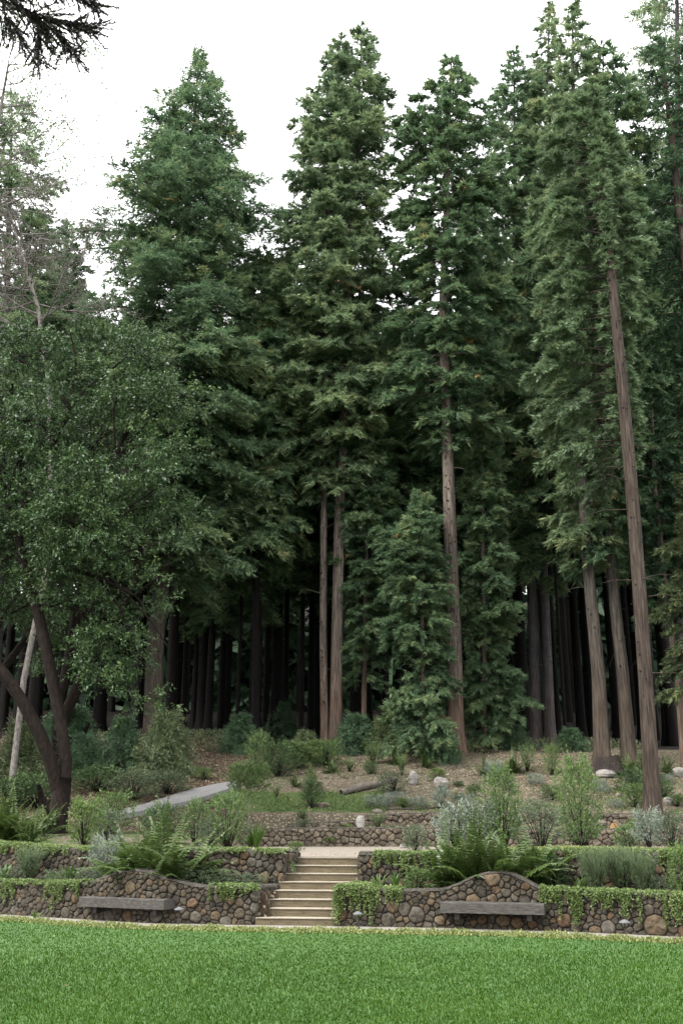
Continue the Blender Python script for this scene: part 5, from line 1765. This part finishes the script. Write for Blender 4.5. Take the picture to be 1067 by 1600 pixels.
# ------------------------------------------------------------------ creepers on the walls
def creeper(label, wall, top, pts, px0, px1, hang, seed, dens=46, back=.45, group='creepers trailing over the walls', mat='vine_leaf', z_face=.05):
    """strands lying on the wall top and hanging over its face; hang(px)->metres"""
    g = np.random.default_rng(seed)
    root, S, P, place = wall
    s0, _ = s_of_px(pts, px0)
    s1, _ = s_of_px(pts, px1)
    s0 = 0 if s0 is None else s0
    s1 = S[-1] if s1 is None else s1
    n_ = max(6, int((s1 - s0) * dens * 1.7))
    B, D, LE, TI = [], [], [], []
    V, F = [], []
    x0, y0 = place(s0, 0)
    o = (x0, y0, top(s0))
    s = s0
    for i in range(n_):
        s = g.uniform(s0, s1) if i % 4 == 0 else float(np.clip(s + g.normal(0, .016), s0, s1))
        px = px0 + (px1 - px0) * (s - s0) / max(.01, s1 - s0)
        if i % 4 == 0:
            cl = (.62 + .38 * math.sin(s * 7 + seed) * math.sin(s * 17 + seed * 2)) * g.choice([.35, .8, 1.15])
        hg = max(0.0, hang(px) * (cl + g.uniform(-.1, .15)))
        zt = top(s) + .012
        bk = g.uniform(.05, back)
        path = []
        ds = g.normal(0, .04)
        path.append((s + ds, -bk, zt + g.uniform(0, .03)))
        path.append((s, 0, zt + g.uniform(.0, .03)))
        path.append((s, z_face + g.uniform(.0, .06), zt - .02))
        w = 0
        m_ = max(1, int(hg / .12))
        for k in range(m_):
            w += g.normal(0, .014)
            path.append((s + w, z_face + .03 + g.uniform(0, .035), zt - .02 - hg * (k + 1) / m_))
        pw = []
        for a, d_, z in path:
            X, Y = place(a, d_)
            pw.append(np.array([X - o[0], Y - o[1], z - o[2]]))
        ln = [np.linalg.norm(b - a) for a, b in zip(pw, pw[1:])]
        br = g.normal(0, .1)
        for a, b, l in zip(pw, pw[1:], ln):
            c = max(1, int(l / .011))
            u = g.random(c)
            B.append(a + np.outer(u, b - a) + g.normal(0, .008, (c, 3)))
            dd = g.normal(0, 1, (c, 3)) * [1, 1, .5] + [0, -.3, -.25]
            D.append(unit(dd))
            LE.append(g.uniform(.026, .046, c))
            TI.append(.48 + br + g.normal(0, .17, c))
    B, D, LE, TI = (np.concatenate(q) for q in (B, D, LE, TI))
    me = tri_mesh('creeper', leaf_quads(B, D, LE, LE * .62, g, 1.0), 4, mat, TI)
    return thing('creeper', label, 'creeper', o, group, me)
creeper('creeper hanging to mid-height over the left end of the lower left wall', W_LL, topLL, LL, -10, 28, lambda p: .5, 1)
creeper('long narrow creeper strand bunch left of the left bench', W_LL, topLL, LL, 72, 104, lambda p: .5, 2)
creeper('short creeper fringe just left of the left bench', W_LL, topLL, LL, 104, 142, lambda p: .22, 3)
creeper('creeper spilling over the wall top just left of the steps', W_LL, topLL, LL, 328, 401, lambda p: .10 + .26 * math.exp(-((p - 350) / 22) ** 2), 4, dens=60)
creeper('thin creeper mat on the wall top between the left end and the long bunch', W_LL, topLL, LL, 28, 72, lambda p: .05, 5, dens=40)
creeper('thick creeper curtain over the wall corner just right of the steps', W_LR, topLR, LR, 526, 628, lambda p: .28 + .46 * math.exp(-((p - 590) / 24) ** 2) + .12 * math.exp(-((p - 545) / 14) ** 2), 6, dens=75)
creeper('creeper tuft hanging at the right end of the right bench', W_LR, topLR, LR, 838, 872, lambda p: .42 if p < 862 else .15, 7, dens=55)
creeper('long creeper curtain right of the right bench, above the path light', W_LR, topLR, LR, 868, 1002, lambda p: .38 + .3 * math.exp(-((p - 896) / 16) ** 2) + .22 * math.exp(-((p - 985) / 14) ** 2) - .16 * math.exp(-((p - 940) / 16) ** 2), 8, dens=70)
creeper('creeper curtain at the right edge of the lower right wall', W_LR, topLR, LR, 1040, 1120, lambda p: .55, 9, dens=60)
creeper('thin creeper fringe between the long curtain and the right edge', W_LR, topLR, LR, 1000, 1042, lambda p: .12, 10, dens=40)
creeper('thin creeper mat along the top of the upper left wall', W_UL, topUL, UL, 110, 440, lambda p: .05, 11, dens=34, back=.6)
creeper('dark creeper over the upper left wall behind the olive bush', W_UL, topUL, UL, -20, 110, lambda p: .2, 12, dens=40)
creeper('creeper falling over the upper right wall beside the top steps', W_UR, topUR, UR, 585, 700, lambda p: .30, 13, dens=60, back=.7)
creeper('thin creeper mat behind the big ferns on the upper right wall', W_UR, topUR, UR, 700, 860, lambda p: .2, 14, dens=40, back=.7)
creeper('wide creeper mat over the upper right wall behind the feathery bushes', W_UR, topUR, UR, 885, 1120, lambda p: .26, 15, dens=56, back=.8)
creeper('sparse creeper over the dark hollow of the upper right wall', W_UR, topUR, UR, 850, 890, lambda p: .16, 16, dens=40)

# cover strip between lawn and path
def edge_strip():
    g = np.random.default_rng(21)
    n_ = 26000
    x = g.uniform(-9, 7, n_)
    yl = np.interp(x, LWX, LWY)
    off = g.normal(0, .13, n_)
    cl = .55 + .45 * np.sin(x * 2.1) * np.sin(x * 5.3 + 1) + .3 * np.sin(x * 13)
    hh = np.clip(.05 * cl + .045, .02, .10) * np.exp(-(off / .2) ** 2)
    y = yl - LAWN_EDGE - .2 + off
    z = g.random(n_) * hh
    P_ = np.stack([x, y, z], 1)
    d = unit(g.normal(0, .7, (n_, 3)) + [0, 0, .5])
    le = g.uniform(.03, .06, n_)
    setting('ground_cover', tri_mesh('ground_cover', leaf_quads(P_, d, le, le * .4, g), 4, 'cover_leaf', g.uniform(.1, 1, n_)), 'stuff', 'pale green creeping plants edging the lawn along the path')
edge_strip()

# litter blown onto the hard surfaces
def hard_litter():
    g = np.random.default_rng(61)
    P_ = []
    for _ in range(420):
        r = g.random()
        if r < .35:
            x = g.uniform(-8, 7); P_.append((x, YL(x) - g.uniform(.03, .7), .02))
        elif r < .75:
            k = g.integers(0, 7); t = g.random() ** .6 if g.random() < .5 else 1 - g.random() ** 2
            l, q = SL[k], SR[k]
            P_.append((l[0] + (q[0] - l[0]) * t, l[1] + (q[1] - l[1]) * t + g.uniform(.06, .25), STEP_H * (k + 1) + .006))
        else:
            P_.append((g.uniform(-.7, .3), g.uniform(22.6, 25.5), 1.18))
    P_ = np.array(P_)
    n_ = len(P_)
    d = unit(g.normal(size=(n_, 3)) * [1, 1, .15])
    le = g.uniform(.02, .05, n_)
    setting('leaf_litter', tri_mesh('leaf_litter', leaf_quads(P_, d, le, le * .5, g, .3), 4, 'dead', g.uniform(.1, .8, n_)), 'stuff', 'scattered dry leaf bits on the steps and the pale path')
hard_litter()

# lawn blades
def lawn_blades():
    g = np.random.default_rng(22)
    n_ = 225000
    q = g.random(n_)
    a, b = 8.3, 23.5
    y = 1 / (1 / a - q * (1 / a - 1 / b))       # denser near
    x = (g.random(n_) * 2 - 1) * (y * .36 + 1.8)
    keep = y < np.interp(x, LWX, LWY) - LAWN_EDGE - .03
    x, y = x[keep], y[keep]
    n_ = len(x)
    h_ = g.uniform(.022, .042, n_) * np.where(y > 16, .8, 1)
    w = g.uniform(.0045, .0085, n_) * (y / 12)
    az = g.uniform(0, 6.283, n_)
    lean = g.uniform(.1, .9, n_)
    b0 = np.stack([x, y, np.full(n_, .004)], 1)
    sd = np.stack([np.cos(az), np.sin(az), np.zeros(n_)], 1)
    ln = np.stack([np.cos(az + 1.3), np.sin(az + 1.3), np.zeros(n_)], 1)
    tip = b0 + ln * (h_ * lean)[:, None]
    tip[:, 2] += h_
    V = np.stack([b0 - sd * w[:, None], b0 + sd * w[:, None], tip], 1).reshape(-1, 3)
    pn = np.sin(x * 1.7 + np.sin(y * 1.1) * 2) * .5 + np.sin(y * 2.3 + x * .6) * .5
    dry = g.random(n_) < .012
    mow = np.array([vnoise(a_ * .8, b_ * .55) + .6 * vnoise(a_ * 3.1, b_ * 2.3) for a_, b_ in zip(x, y)])
    ti = np.where(dry, .98, .46 + .04 * pn + .10 * mow + g.normal(0, .09, n_))
    setting('grass', tri_mesh('grass', V, 3, 'grass_blade', ti), 'stuff', 'mown grass blades of the lawn')
lawn_blades()
def fallen():
    for i, (px, py, w, lab) in enumerate([(103, 1452, 7, 'pale fallen leaf on the lawn left of the left bench'), (84, 1463, 6, 'small pale leaf on the lawn at the left, below its neighbour'), (62, 1500, 4, 'tiny pale speck of leaf in the lawn at lower left'), (104, 1540, 6, 'brown fallen leaf in the lawn at lower left'), (333, 1521, 5, 'faint tan leaf in the middle of the lawn'), (4, 1443, 8, 'pale fallen leaf at the lawn edge at the left border')]):
        p = at_z(px, py, .04)
        s = mpp(p) * w
        V = [(-s / 2, 0, 0), (0, -s * .3, .004), (s / 2, 0, .012), (0, s * .3, .004)]
        thing('fallen_leaf', lab, 'leaf', p, 'fallen leaves on the lawn', py_mesh('fallen_leaf', V, [(0, 1, 2, 3)], 'cut_wood' if 'brown' in lab else 'pale_boulder', smooth=False)).rotation_euler = (0, 0, i)
fallen()
